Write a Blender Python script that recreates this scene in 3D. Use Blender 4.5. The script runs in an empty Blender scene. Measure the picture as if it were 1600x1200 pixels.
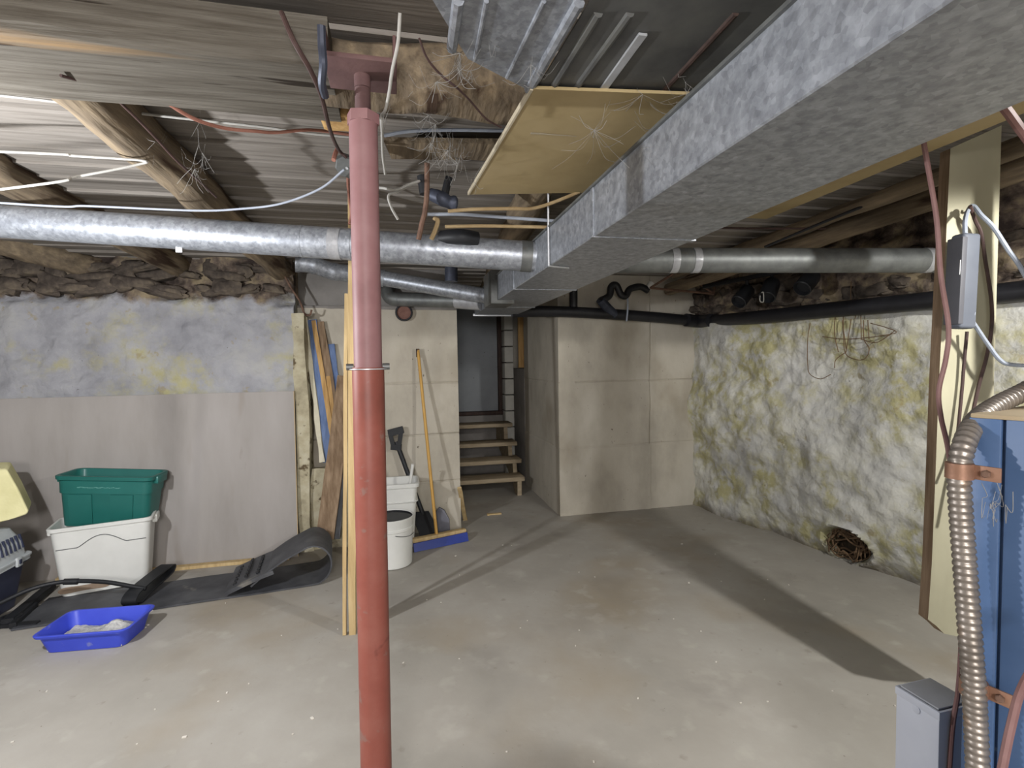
import bpy, bmesh, math, random
import numpy as np
from mathutils import Vector, Matrix, noise
random.seed(7)
rng = np.random.default_rng(7)
scene = bpy.context.scene
COL = scene.collection

# ------------------------------------------------------------------ camera
CAMH, FPX = 1.42, 800.0
pitch, roll = math.atan(36/800), 0.016
f = Vector((0, math.cos(pitch), -math.sin(pitch)))
r0 = Vector((1, 0, 0)); u0 = r0.cross(f)
rr = r0*math.cos(roll) - u0*math.sin(roll)
uu = u0*math.cos(roll) + r0*math.sin(roll)
CAM = Vector((0, 0, CAMH))
cd = bpy.data.cameras.new('camera'); cam = bpy.data.objects.new('camera', cd); COL.objects.link(cam)
cd.sensor_width = 36; cd.lens = 18; cd.clip_start = 0.02
cam.matrix_world = Matrix(((rr.x, uu.x, -f.x, 0), (rr.y, uu.y, -f.y, 0), (rr.z, uu.z, -f.z, CAMH), (0, 0, 0, 1)))
scene.camera = cam

# ------------------------------------------------------------------ light
w = bpy.data.worlds.new('world'); scene.world = w; w.use_nodes = True
w.node_tree.nodes['Background'].inputs[0].default_value = (0.75, 0.8, 0.9, 1)
w.node_tree.nodes['Background'].inputs[1].default_value = 0.05
vs = scene.view_settings
vs.view_transform = 'Standard'; vs.look = 'None'; vs.gamma = 1; vs.exposure = 0.9; vs.use_curve_mapping = False
def lamp(name, loc, power, radius, color, kind='POINT'):
    d = bpy.data.lights.new(name, kind); d.energy = power; d.color = color; d.shadow_soft_size = radius
    o = bpy.data.objects.new(name, d); COL.objects.link(o); o.location = loc
    if kind == 'SPOT': d.spot_size = math.pi; d.spot_blend = 0.12
    return o
lamp('bulb_left', (-1.90, 1.22, 1.60), 74, 0.03, (0.95, 0.97, 1.0))
lamp('bulb_right', (2.05, 0.80, 2.04), 92, 0.05, (1.0, 0.99, 0.95), 'SPOT')
lamp('fill_rear', (0.1, -1.9, 1.78), 180, 0.35, (1.0, 0.98, 0.97))  # unseen fill lamp added behind the camera to lift the shadows

# ------------------------------------------------------------------ helpers
def ray(px, py): return f + rr*((px-800)/FPX) + uu*((600-py)/FPX)
def P(px, py, Y): d = ray(px, py); return CAM + d*(Y/d.y)
def PZ(px, py, z): d = ray(px, py); return CAM + d*((z-CAMH)/d.z)
CR, SR = math.cos(math.radians(12.7)), math.sin(math.radians(12.7))
def R(u, v, z=0.0): return Vector((CR*u - SR*v, SR*u + CR*v, z))
EU, EV = R(1, 0), R(0, 1); UP = Vector((0, 0, 1))
def UV(p): return (CR*p.x + SR*p.y, -SR*p.x + CR*p.y)
def PV(px, py, v):
    d = ray(px, py); return CAM + d*(v/(-SR*d.x + CR*d.y))
def zc(v): return 2.34 - .052*(v-1.5)

def lin(c):
    o = []
    for x in c[:3]:
        x = x/255.0
        o.append(x/12.92 if x <= .04045 else ((x+.055)/1.055)**2.4)
    return (*o, 1)

def M(name, cols, scale=6, stretch=(1, 1, 1), rot=0, rough=.8, metal=0, bump=.15, bscale=None, detail=6, spots=(), bdist=.01, vor=None, spec=.3):
    m = bpy.data.materials.new(name); m.use_nodes = True
    nt = m.node_tree; N = nt.nodes; L = nt.links
    b = N['Principled BSDF']; b.inputs['Roughness'].default_value = rough; b.inputs['Metallic'].default_value = metal
    b.inputs['Specular IOR Level'].default_value = spec
    tc = N.new('ShaderNodeTexCoord'); mp = N.new('ShaderNodeMapping')
    mp.vector_type = 'POINT'
    mp0 = N.new('ShaderNodeMapping'); mp0.inputs['Rotation'].default_value = (0, 0, -rot)
    L.new(tc.outputs['Object'], mp0.inputs[0]); L.new(mp0.outputs[0], mp.inputs[0])
    mp.inputs['Scale'].default_value = stretch
    nz = N.new('ShaderNodeTexNoise'); nz.inputs['Scale'].default_value = scale; nz.inputs['Detail'].default_value = detail
    nz.inputs['Roughness'].default_value = .6
    L.new(mp.outputs[0], nz.inputs['Vector'])
    rp = N.new('ShaderNodeValToRGB'); e = rp.color_ramp.elements
    n = len(cols)
    if n == 1: cols = [cols[0], cols[0]]; n = 2
    while len(e) < n: e.new(.5)
    for i, c in enumerate(cols):
        e[i].position = .3 + .4*i/(n-1); e[i].color = lin(c)
    L.new(nz.outputs['Fac'], rp.inputs[0])
    out = rp.outputs[0]
    for (c, sc, th, sf) in spots:
        s = N.new('ShaderNodeTexNoise'); s.inputs['Scale'].default_value = sc; s.inputs['Detail'].default_value = 4
        ad = N.new('ShaderNodeVectorMath'); ad.operation = 'ADD'; ad.inputs[1].default_value = (sc*1.7+c[0]*.1, 3.1+c[1]*.07, 5)
        L.new(mp.outputs[0], ad.inputs[0]); L.new(ad.outputs[0], s.inputs['Vector'])
        mr = N.new('ShaderNodeMapRange'); mr.inputs[1].default_value = th; mr.inputs[2].default_value = th+sf
        L.new(s.outputs['Fac'], mr.inputs[0])
        mx = N.new('ShaderNodeMix'); mx.data_type = 'RGBA'
        L.new(mr.outputs[0], mx.inputs[0]); L.new(out, mx.inputs[6]); mx.inputs[7].default_value = lin(c)
        out = mx.outputs[2]
    if vor:
        v = N.new('ShaderNodeTexVoronoi'); v.inputs['Scale'].default_value = vor[0]
        L.new(mp.outputs[0], v.inputs['Vector'])
        hs = N.new('ShaderNodeMix'); hs.data_type = 'RGBA'; hs.blend_type = 'OVERLAY'; hs.inputs[0].default_value = vor[1]
        bw = N.new('ShaderNodeRGBToBW'); L.new(v.outputs['Color'], bw.inputs[0])
        L.new(out, hs.inputs[6]); L.new(bw.outputs[0], hs.inputs[7]); out = hs.outputs[2]
    L.new(out, b.inputs['Base Color'])
    if bump:
        bn = N.new('ShaderNodeTexNoise'); bn.inputs['Scale'].default_value = bscale or scale*3; bn.inputs['Detail'].default_value = 8
        L.new(mp.outputs[0], bn.inputs['Vector'])
        bp = N.new('ShaderNodeBump'); bp.inputs['Strength'].default_value = bump; bp.inputs['Distance'].default_value = bdist
        L.new(bn.outputs['Fac'], bp.inputs['Height']); L.new(bp.outputs[0], b.inputs['Normal'])
    return m

def wallmat(name, ztop, yellow, cols=((146, 146, 148), (172, 172, 172), (188, 187, 180))):
    """lime-washed rubble: lilac-white wash, yellow patches, dark pits; bare brown stone above ztop"""
    m = M(name, list(cols), scale=3.2, rough=.95, bump=.6, bscale=16, bdist=.03, spec=.1)
    nt = m.node_tree; N = nt.nodes; L = nt.links; b = N['Principled BSDF']
    src = b.inputs['Base Color'].links[0].from_socket
    tc = [n for n in N if n.type == 'TEX_COORD'][0]
    def nmask(scale, lo, hi, off):
        ad = N.new('ShaderNodeVectorMath'); ad.operation = 'ADD'; ad.inputs[1].default_value = off
        L.new(tc.outputs['Object'], ad.inputs[0])
        s = N.new('ShaderNodeTexNoise'); s.inputs['Scale'].default_value = scale; s.inputs['Detail'].default_value = 5
        s.inputs['Roughness'].default_value = .62
        L.new(ad.outputs[0], s.inputs['Vector'])
        mr = N.new('ShaderNodeMapRange'); mr.inputs[1].default_value = lo; mr.inputs[2].default_value = hi; mr.interpolation_type = 'SMOOTHSTEP'
        L.new(s.outputs['Fac'], mr.inputs[0]); return mr.outputs[0], s.outputs['Fac']
    def mix(fac, a, col, k=1.0):
        mx = N.new('ShaderNodeMix'); mx.data_type = 'RGBA'
        if k != 1:
            mu = N.new('ShaderNodeMath'); mu.operation = 'MULTIPLY'; mu.inputs[1].default_value = k; L.new(fac, mu.inputs[0]); fac = mu.outputs[0]
        L.new(fac, mx.inputs[0]); L.new(a, mx.inputs[6])
        if isinstance(col, tuple): mx.inputs[7].default_value = lin(col)
        else: L.new(col, mx.inputs[7])
        return mx.outputs[2]
    y, _ = nmask(2.5, yellow-.08, yellow+.13, (3, 7, 1)); y3, _ = nmask(11, .34, .60, (8, 2, 3)); ym = N.new('ShaderNodeMath'); ym.operation = 'MULTIPLY'; L.new(y, ym.inputs[0]); L.new(y3, ym.inputs[1]); src = mix(ym.outputs[0], src, (166, 160, 116), .9)
    y2, _ = nmask(9, .62, .7, (13, 2, 9)); src = mix(y2, src, (146, 132, 92), .55)
    d, _ = nmask(30, .70, .74, (1, 1, 4)); src = mix(d, src, (84, 78, 74), .8)
    # bare stone above
    bn, _f = nmask(7, .3, .7, (5, 5, 5))
    rp = N.new('ShaderNodeValToRGB'); e = rp.color_ramp.elements; e.new(.5)
    for el, p, c in zip(e, (.1, .5, .95), ((62, 54, 50), (104, 92, 82), (142, 128, 104))): el.position = p; el.color = lin(c)
    L.new(bn, rp.inputs[0])
    sx = N.new('ShaderNodeSeparateXYZ'); L.new(tc.outputs['Object'], sx.inputs[0])
    _, nf = nmask(5, 0, 1, (9, 0, 2))
    am = N.new('ShaderNodeMath'); am.operation = 'MULTIPLY_ADD'; L.new(nf, am.inputs[0]); am.inputs[1].default_value = .28; L.new(sx.outputs[2], am.inputs[2])
    mr = N.new('ShaderNodeMapRange'); mr.inputs[1].default_value = ztop+.12; mr.inputs[2].default_value = ztop+.17; L.new(am.outputs[0], mr.inputs[0])
    src = mix(mr.outputs[0], src, rp.outputs[0])
    # dirt line at the floor
    mr2 = N.new('ShaderNodeMapRange'); mr2.inputs[1].default_value = .24; mr2.inputs[2].default_value = .13; L.new(am.outputs[0], mr2.inputs[0])
    src = mix(mr2.outputs[0], src, (96, 86, 72), .75)
    L.new(src, b.inputs['Base Color'])
    return m

A14 = math.radians(12.7)
MT = {}
MT['floor'] = M('floor_concrete', [(144, 140, 132), (156, 151, 143), (166, 162, 155)], scale=1.3, rough=.72, bump=.25, bscale=30, bdist=.004, detail=10,
    spots=[((142, 128, 106), 1.1, .52, .3), ((126, 121, 115), 1.7, .58, .3), ((180, 175, 168), 4.5, .60, .35), ((176, 172, 163), 7, .60, .3), ((124, 117, 107), 12, .66, .2), ((108, 100, 90), 45, .73, .03)])
MT['concrete'] = M('formed_concrete', [(152, 146, 134), (174, 167, 154), (186, 180, 168)], scale=2.2, stretch=(1, 1, .6), rough=.9, bump=.35, bscale=28, bdist=.006, detail=8,
    spots=[((136, 126, 108), 2.3, .56, .3), ((104, 96, 86), 40, .71, .04)], spec=.15)
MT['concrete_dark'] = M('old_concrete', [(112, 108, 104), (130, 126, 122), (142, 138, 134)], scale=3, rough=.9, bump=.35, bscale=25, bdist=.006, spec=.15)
MT['wash_l'] = wallmat('whitewashed_stone', 1.90, .55, ((132, 132, 137), (154, 154, 158), (168, 167, 164)))
MT['wash_r'] = wallmat('whitewashed_stone_damp', 1.74, .47, ((166, 165, 164), (190, 189, 184), (204, 202, 192)))
MT['stone'] = M('bare_stone', [(50, 45, 42), (84, 76, 69), (116, 105, 90)], scale=9, rough=.95, bump=.5, bscale=30, bdist=.01, spec=.1)
MT['ledge'] = M('yellowed_stone', [(132, 124, 104), (166, 158, 134), (182, 176, 156)], scale=7, rough=.95, bump=.6, bscale=25, bdist=.012, spec=.1, spots=[((90, 78, 60), 12, .62, .06)])
MT['board'] = M('ceiling_board', [(110, 104, 97), (130, 124, 117), (144, 138, 131)], scale=5, stretch=(.5, 9, 9), rot=A14, rough=.85, bump=.3, bscale=12, bdist=.004, spec=.15,
    spots=[((92, 84, 76), 2.2, .6, .2)])
MT['hewn'] = M('hewn_timber', [(74, 68, 60), (94, 89, 81), (109, 104, 96)], scale=4, stretch=(.8, 14, 14), rot=A14, rough=.85, bump=.7, bscale=7, bdist=.012, spec=.15,
    spots=[((44, 38, 32), 2.2, .64, .03), ((158, 128, 90), 1.0, .62, .2)])
MT['log'] = M('log_wood', [(88, 78, 66), (116, 103, 86), (142, 126, 103)], scale=4, stretch=(6, .6, 6), rot=A14, rough=.85, bump=.6, bscale=7, bdist=.012, spec=.15,
    spots=[((66, 52, 42), 2.0, .58, .08)])
MT['log_end'] = M('log_end', [(62, 48, 42), (86, 66, 56)], scale=9, rough=.9)
MT['galv'] = M('galvanized_steel', [(130, 134, 141), (152, 156, 163), (170, 174, 181)], scale=30, rough=.42, metal=.55, bump=.06, bscale=50, bdist=.002, vor=(85, .22), spec=.5)
MT['galv_dull'] = M('dull_galvanized', [(90, 92, 91), (106, 108, 107), (120, 122, 120)], scale=14, rough=.5, metal=.5, bump=.08, bscale=30, bdist=.003, spec=.4, spots=[((96, 92, 86), 6, .6, .1)])
MT['panmetal'] = M('shaded_pan_metal', [(72, 72, 72), (92, 92, 90), (104, 104, 100)], scale=6, rough=.6, metal=.3, bump=.1, spec=.3)  # dark grey has the shade over this pan put into the colour
MT['alu'] = M('bright_metal', [(168, 170, 172), (196, 198, 202)], scale=10, rough=.4, metal=.4, bump=.03)
MT['tape'] = M('duct_tape', [(140, 141, 144), (170, 170, 172)], scale=20, rough=.35, metal=.3, bump=.4, bscale=30)
MT['tan'] = M('tan_fibreboard', [(150, 132, 96), (166, 148, 110), (174, 156, 120)], scale=3, rough=.8, bump=.05, spec=.2)
MT['tan_edge'] = M('fibreboard_edge', [(176, 164, 140), (198, 188, 166)], scale=14, rough=.9)
MT['cream'] = M('cream_paint', [(152, 147, 126), (168, 163, 140), (176, 171, 150)], scale=3, stretch=(1, 1, .4), rough=.7, bump=.12, bscale=18, spec=.25, spots=[((140, 124, 96), 9, .70, .03)])
MT['rawwood'] = M('raw_wood', [(150, 116, 72), (172, 138, 90), (186, 154, 106)], scale=5, stretch=(7, 7, .5), rough=.8, bump=.2, spec=.2)
MT['pine'] = M('pine_board', [(164, 140, 100), (182, 158, 116), (194, 172, 132)], scale=4, stretch=(8, 8, .5), rough=.75, bump=.1, spec=.2, spots=[((150, 108, 62), 5, .72, .04)])
MT['greywood'] = M('weathered_wood', [(96, 78, 60), (124, 104, 84), (146, 126, 104)], scale=4, stretch=(8, 8, .6), rough=.85, bump=.3, spec=.15)
MT['bluepaint'] = M('blue_paint_board', [(70, 88, 122), (92, 110, 146), (104, 122, 156)], scale=6, stretch=(4, 4, .7), rough=.75, bump=.15)
MT['whitechip'] = M('chipped_white_paint', [(176, 170, 148), (200, 194, 176)], scale=10, rough=.8, bump=.3)
MT['redpaint'] = M('red_paint', [(118, 64, 54), (134, 74, 63), (144, 90, 79)], scale=5, rough=.5, bump=.12, bscale=40, bdist=.002, spec=.4,
    spots=[((130, 96, 88), 16, .64, .04), ((96, 46, 40), 9, .63, .06)])
MT['redpaint_up'] = M('pinkish_red_paint', [(122, 85, 86), (136, 99, 100), (146, 111, 112)], scale=6, rough=.55, bump=.12, bscale=40, bdist=.002, spec=.4)  # paler and pinker than the lower tube's red
MT['rust'] = M('rusty_steel', [(80, 62, 53), (108, 84, 71), (130, 103, 87)], scale=14, rough=.8, metal=.2, bump=.3)
MT['oxide'] = M('oxide_plate', [(84, 62, 62), (108, 82, 80)], scale=9, rough=.7, bump=.2)
MT['black'] = M('black_plastic', [(26, 27, 30), (36, 37, 40)], scale=8, rough=.5, bump=.05)
MT['blackpipe'] = M('black_pipe', [(22, 22, 25), (36, 36, 40)], scale=8, rough=.45, bump=.05, spec=.4)
MT['sled'] = M('worn_black_plastic', [(46, 47, 51), (66, 67, 71), (82, 83, 86)], scale=5, rough=.55, bump=.12, spec=.4, spots=[((120, 116, 108), 6, .66, .1)])
MT['green'] = M('green_plastic', [(26, 88, 82), (34, 100, 94)], scale=3, rough=.4, bump=.03, spec=.45)
MT['scuff'] = M('pale_scuff', [(70, 128, 120), (96, 144, 136)], scale=9, rough=.7, bump=0)
MT['whiteplastic'] = M('white_plastic', [(196, 196, 192), (212, 212, 208)], scale=3, rough=.5, bump=.03, spec=.35, spots=[((170, 164, 150), 5, .66, .1)])
MT['brownstain'] = M('brown_stain', [(126, 108, 92), (146, 128, 110)], scale=8, rough=.8)
MT['blueplastic'] = M('blue_plastic', [(48, 62, 176), (62, 78, 192)], scale=4, rough=.45, bump=.03, spec=.4, spots=[((120, 126, 178), 14, .64, .1)])
MT['litter'] = M('clay_litter', [(140, 140, 140), (176, 175, 172), (196, 194, 190)], scale=60, rough=1, bump=.8, bscale=120, bdist=.006, spec=.1)
MT['carrier_top'] = M('grey_carrier_plastic', [(168, 172, 174), (182, 186, 188)], scale=4, rough=.5, bump=.03)
MT['carrier_base'] = M('navy_carrier_plastic', [(44, 48, 66), (56, 60, 80)], scale=4, rough=.5, bump=.03)
MT['foam'] = M('cream_foam', [(192, 186, 140), (206, 200, 156)], scale=8, rough=.95, bump=.2, bscale=60)
MT['sheet'] = M('grey_sheet_board', [(136, 131, 127), (149, 144, 140), (157, 152, 149)], scale=2, stretch=(1.6, 1.6, .4), rough=.85, bump=.05, spec=.15, spots=[((128, 118, 108), 3.0, .60, .3), ((110, 100, 90), 9, .70, .25)])
MT['sheet_edge'] = M('sheet_edge', [(170, 150, 116), (188, 168, 134)], scale=12, rough=.9)
MT['bluesteel'] = M('blue_enamel', [(60, 82, 116), (68, 92, 128), (77, 101, 138)], scale=3, rough=.45, bump=.04, spec=.45, spots=[((128, 146, 168), 22, .72, .04)])
MT['flex'] = M('armoured_conduit', [(120, 112, 104), (148, 140, 132)], scale=18, rough=.4, metal=.6, bump=.1, spec=.5, spots=[((138, 116, 96), 16, .6, .1)])
MT['copper'] = M('copper_strap', [(128, 96, 78), (148, 114, 95)], scale=20, rough=.45, metal=.4, bump=.1)
MT['redcable'] = M('pink_brown_cable', [(108, 78, 75), (128, 98, 95)], scale=14, rough=.6, bump=.1)
MT['orangecable'] = M('orange_cable', [(132, 88, 74), (152, 106, 92)], scale=14, rough=.6, bump=.1)
MT['whitecable'] = M('white_cable', [(152, 150, 145), (172, 170, 164)], scale=14, rough=.6, bump=.05)
MT['greycable'] = M('grey_cable', [(132, 138, 150), (150, 156, 166)], scale=14, rough=.6, bump=.05)
MT['darkcable'] = M('dark_brown_cable', [(56, 42, 40), (82, 62, 58)], scale=14, rough=.6, bump=.1)
MT['brick_psu'] = M('grey_housing', [(84, 88, 97), (94, 98, 107)], scale=6, rough=.55, bump=.03)
MT['psu_side'] = M('grey_housing_side', [(78, 78, 83), (88, 88, 93)], scale=6, rough=.6, bump=.03)
MT['label'] = M('paper_label', [(196, 196, 196), (206, 206, 206)], scale=6, rough=.8, bump=0)
MT['whitesteel'] = M('white_enamel', [(190, 194, 206), (204, 208, 218)], scale=4, rough=.5, bump=.03, spots=[((150, 120, 100), 18, .72, .04)])
MT['boxtop'] = M('dusty_grey_top', [(164, 166, 172), (184, 186, 190)], scale=8, rough=.8, bump=.1)
MT['web'] = M('cobweb_dust', [(128, 126, 122), (150, 148, 144)], scale=10, rough=1, bump=0)
MT['chalk'] = M('paint_chips', [(196, 190, 180), (214, 208, 200)], scale=10, rough=1, bump=0)
MT['soil'] = M('dark_soil', [(30, 24, 18), (56, 46, 34)], scale=20, rough=1, bump=.6)
MT['root'] = M('dry_root', [(84, 66, 50), (116, 94, 72)], scale=20, rough=1, bump=.2)
MT['door'] = M('grey_door_paint', [(132, 136, 140), (148, 152, 156)], scale=3, rough=.7, bump=.05, spots=[((96, 92, 88), 30, .71, .03)])
MT['jamb'] = M('dark_stained_trim', [(50, 38, 34), (72, 56, 50)], scale=5, stretch=(6, 6, 1), rough=.7, bump=.1)
MT['tread'] = M('stair_tread_wood', [(126, 112, 92), (152, 138, 116), (166, 152, 130)], scale=4, stretch=(1, 6, 6), rot=A14, rough=.85, bump=.2, spec=.15)
MT['whiteblock'] = M('white_painted_block', [(176, 174, 166), (192, 190, 182)], scale=6, rough=.9, bump=.2)
MT['cardboard'] = M('cardboard', [(150, 134, 108), (166, 150, 124)], scale=5, rough=.9, bump=.05)
MT['cobalt'] = M('cobalt_plastic', [(24, 44, 122), (34, 58, 142)], scale=5, rough=.4, bump=.04)
MT['handlewood'] = M('yellow_wood_handle', [(176, 134, 66), (196, 156, 86)], scale=4, stretch=(8, 8, 1), rough=.5, bump=.05)
MT['steelblade'] = M('dull_steel_blade', [(84, 84, 92), (108, 108, 116)], scale=8, rough=.5, metal=.4, bump=.08)
MT['yellowpipe'] = M('dusty_tan_pipe', [(140, 118, 84), (166, 146, 112)], scale=12, rough=.8, bump=.2)
MT['bluecast'] = M('blue_grey_casting', [(50, 53, 64), (78, 83, 97)], scale=10, rough=.5, metal=.3, bump=.2)
MT['stainconc'] = M('rusty_pipe_face', [(104, 74, 66), (130, 98, 88)], scale=20, rough=.9, bump=.3)
MT['subfloor'] = M('subfloor_dark', [(30, 26, 24), (44, 38, 34)], scale=4, rough=1, bump=0)

# ---- object makers
def tag(o, label=None, cat=None, group=None, kind=None):
    if label: o['label'] = label
    if cat: o['category'] = cat
    if group: o['group'] = group
    if kind: o['kind'] = kind
    return o
def thing(name, label, cat, loc, group=None):
    o = bpy.data.objects.new(name, None); COL.objects.link(o); o.location = loc; o.empty_display_size = .1
    return tag(o, label, cat, group)
def wloc(o):
    v = Vector((0, 0, 0))
    while o is not None: v += Vector(o.location); o = o.parent
    return v
def mk(name, geo, mat, parent=None, smooth=True, angle=35, origin='auto', kind=None, label=None):
    """geo = (verts in world space, faces[, material index per face])"""
    V = np.array([tuple(v) for v in geo[0]], dtype=float)
    if origin == 'auto':
        mn, mx = V.min(0), V.max(0); o0 = Vector(((mn[0]+mx[0])/2, (mn[1]+mx[1])/2, mn[2]))
    else: o0 = Vector(origin)
    me = bpy.data.meshes.new(name)
    me.from_pydata((V-np.array(o0)).tolist(), [], geo[1])
    mats = mat if isinstance(mat, (list, tuple)) else [mat]
    for m in mats: me.materials.append(m)
    if len(geo) > 2 and geo[2] is not None:
        me.polygons.foreach_set('material_index', geo[2])
    bm = bmesh.new(); bm.from_mesh(me); bmesh.ops.recalc_face_normals(bm, faces=bm.faces); bm.to_mesh(me); bm.free()
    if smooth:
        me.polygons.foreach_set('use_smooth', [True]*len(me.polygons)); me.set_sharp_from_angle(angle=math.radians(angle))
    me.update()
    o = bpy.data.objects.new(name, me); COL.objects.link(o)
    if parent is not None:
        o.parent = parent; o.location = o0 - wloc(parent)
    else: o.location = o0
    if kind: o['kind'] = kind
    if label: o['label'] = label
    return o
def join(*gs):
    V, F, I = [], [], []
    for g in gs:
        n = len(V); V += list(g[0]); F += [tuple(i+n for i in q) for q in g[1]]
        I += list(g[2]) if len(g) > 2 and g[2] is not None else [0]*len(g[1])
    return V, F, I
def setmat(g, i): return (g[0], g[1], [i]*len(g[1]))
def frame(c, ex, ey, ez): return lambda p: c + ex*p[0] + ey*p[1] + ez*p[2]
def box(c, ex, ey, ez, sx, sy, sz, bevel=0.0, seg=2, jitter=0):
    """bevelled box centred on c with axes ex, ey, ez and full sizes"""
    bm = bmesh.new(); bmesh.ops.create_cube(bm, size=1)
    for v in bm.verts: v.co = Vector((v.co.x*sx, v.co.y*sy, v.co.z*sz))
    if bevel: bmesh.ops.bevel(bm, geom=list(bm.edges), offset=bevel, segments=seg, profile=.5, affect='EDGES')
    bm.verts.index_update()
    V = [c + ex*v.co.x + ey*v.co.y + ez*v.co.z for v in bm.verts]
    if jitter: V = [v + Vector((random.uniform(-1, 1), random.uniform(-1, 1), random.uniform(-1, 1)))*jitter for v in V]
    F = [tuple(v.index for v in q.verts) for q in bm.faces]
    bm.free(); return V, F
def catmull(pts, n=8):
    pts = [Vector(p) for p in pts]
    if len(pts) == 2: return [pts[0].lerp(pts[1], i/n) for i in range(n+1)]
    q = [pts[0]*2-pts[1]] + pts + [pts[-1]*2-pts[-2]]
    out = []
    for i in range(1, len(q)-2):
        for k in range(n):
            t = k/n; a, b, c, d = q[i-1:i+3]
            out.append(.5*((2*b) + (c-a)*t + (2*a-5*b+4*c-d)*t*t + (3*b-a-3*c+d)*t**3))
    out.append(pts[-1]); return out
def sweep(path, rad, seg=10, caps=True, closed=False):
    n = len(path); rad = rad if hasattr(rad, '__len__') else [rad]*n
    V, F = [], []
    t0 = (path[1]-path[0]).normalized()
    a = UP if abs(t0.z) < .9 else Vector((1, 0, 0))
    nrm = (a - t0*a.dot(t0)).normalized()
    for i in range(n):
        if closed: t = (path[(i+1) % n]-path[i-1]).normalized()
        else: t = (path[min(i+1, n-1)]-path[max(i-1, 0)]).normalized()
        nrm = (nrm - t*nrm.dot(t)).normalized(); bn = t.cross(nrm)
        for k in range(seg):
            an = 2*math.pi*k/seg
            V.append(path[i] + (nrm*math.cos(an)+bn*math.sin(an))*rad[i])
    m = n if closed else n-1
    for i in range(m):
        for k in range(seg):
            j = (i+1) % n
            F.append((i*seg+k, i*seg+(k+1) % seg, j*seg+(k+1) % seg, j*seg+k))
    if caps and not closed: F.append(tuple(range(seg))[::-1]); F.append(tuple((n-1)*seg+k for k in range(seg)))
    return V, F
def tube(pts, r, seg=10, n=8, caps=True): return sweep(catmull(pts, n), r, seg, caps)
def cyl(a, b, r, seg=20, r2=None): return sweep([Vector(a), Vector(b)], [r, r if r2 is None else r2], seg)
def lathe(c, prof, seg=28, ax=UP, a0=Vector((1, 0, 0))):
    """prof: list of (radius, height); closed solid of revolution"""
    b0 = ax.cross(a0); V, F = [], []
    for (r, h) in prof:
        for k in range(seg):
            an = 2*math.pi*k/seg; V.append(c + ax*h + (a0*math.cos(an)+b0*math.sin(an))*r)
    for i in range(len(prof)-1):
        for k in range(seg): F.append((i*seg+k, i*seg+(k+1) % seg, (i+1)*seg+(k+1) % seg, (i+1)*seg+k))
    F.append(tuple(range(seg))[::-1]); F.append(tuple((len(prof)-1)*seg+k for k in range(seg)))
    return V, F
def extrude(poly, d):
    """poly: world points of a planar outline; d: extrusion vector"""
    n = len(poly); V = [Vector(p) for p in poly] + [Vector(p)+d for p in poly]
    F = [tuple(range(n))[::-1], tuple(range(n, 2*n))] + [(i, (i+1) % n, n+(i+1) % n, n+i) for i in range(n)]
    return V, F
def strip(path, wdir, wid, th):
    """bent sheet: centreline path, width vector direction, thickness"""
    V, F = [], []; n = len(path)
    for i in range(n):
        t = (path[min(i+1, n-1)]-path[max(i-1, 0)]).normalized(); nn = t.cross(wdir).normalized()
        for s, k in ((-1, -1), (1, -1), (1, 1), (-1, 1)): V.append(path[i]+wdir*(s*wid/2)+nn*(k*th/2))
    for i in range(n-1):
        for k in range(4): F.append((i*4+k, i*4+(k+1) % 4, i*4+4+(k+1) % 4, i*4+4+k))
    F.append((3, 2, 1, 0)); F.append(tuple((n-1)*4+k for k in range(4)))
    return V, F
def plank(B, T, wdir, wid, th, n=6, wob=.002, taper=1.0):
    """a board from B to T (centre of its ends), width along wdir, slightly uneven edges"""
    ax = (T-B).normalized(); wd = (wdir-ax*wdir.dot(ax)).normalized(); td = ax.cross(wd)
    V, F = [], []
    for i in range(n+1):
        c = B.lerp(T, i/n); k = 1+(taper-1)*i/n
        for (s, q) in ((-1, -1), (1, -1), (1, 1), (-1, 1)):
            V.append(c + wd*(s*wid*k/2+random.uniform(-wob, wob)) + td*(q*th/2+random.uniform(-wob, wob)*.4))
    for i in range(n):
        for k in range(4): F.append((i*4+k, i*4+(k+1) % 4, i*4+4+(k+1) % 4, i*4+4+k))
    F.append((3, 2, 1, 0)); F.append(tuple(n*4+k for k in range(4)))
    return V, F
def log_geo(A, B, r, r2=None, seg=18, n=26, rough=.07, seed=0):
    ax = (B-A); L = ax.length; ax.normalize(); r2 = r2 or r
    s1 = (UP-ax*UP.dot(ax)).normalized(); s2 = ax.cross(s1); V, F, I = [], [], []
    for i in range(n+1):
        c = A+ax*(L*i/n); c = c + s2*(noise.noise(Vector((i*.25, seed, 1)))*r*.25)
        for k in range(seg):
            an = 2*math.pi*k/seg
            q = (r+(r2-r)*i/n)*(1+rough*noise.noise(Vector((math.cos(an)*1.6, math.sin(an)*1.6, i*.35+seed*7)))*2)
            V.append(c+(s1*math.cos(an)+s2*math.sin(an))*q)
    for i in range(n):
        for k in range(seg): F.append((i*seg+k, i*seg+(k+1) % seg, (i+1)*seg+(k+1) % seg, (i+1)*seg+k)); I.append(0)
    F.append(tuple(range(seg))[::-1]); F.append(tuple(n*seg+k for k in range(seg))); I += [1, 1]
    return V, F, I
def vnoise(x, y, seed=0):
    """numpy value noise"""
    xi, yi = np.floor(x).astype(int), np.floor(y).astype(int); fx, fy = x-xi, y-yi
    h = lambda a, b: (np.sin(a*127.1+b*311.7+seed*74.7)*43758.5453) % 1.0
    fx = fx*fx*(3-2*fx); fy = fy*fy*(3-2*fy)
    return (h(xi, yi)*(1-fx)+h(xi+1, yi)*fx)*(1-fy)+(h(xi, yi+1)*(1-fx)+h(xi+1, yi+1)*fx)*fy
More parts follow.
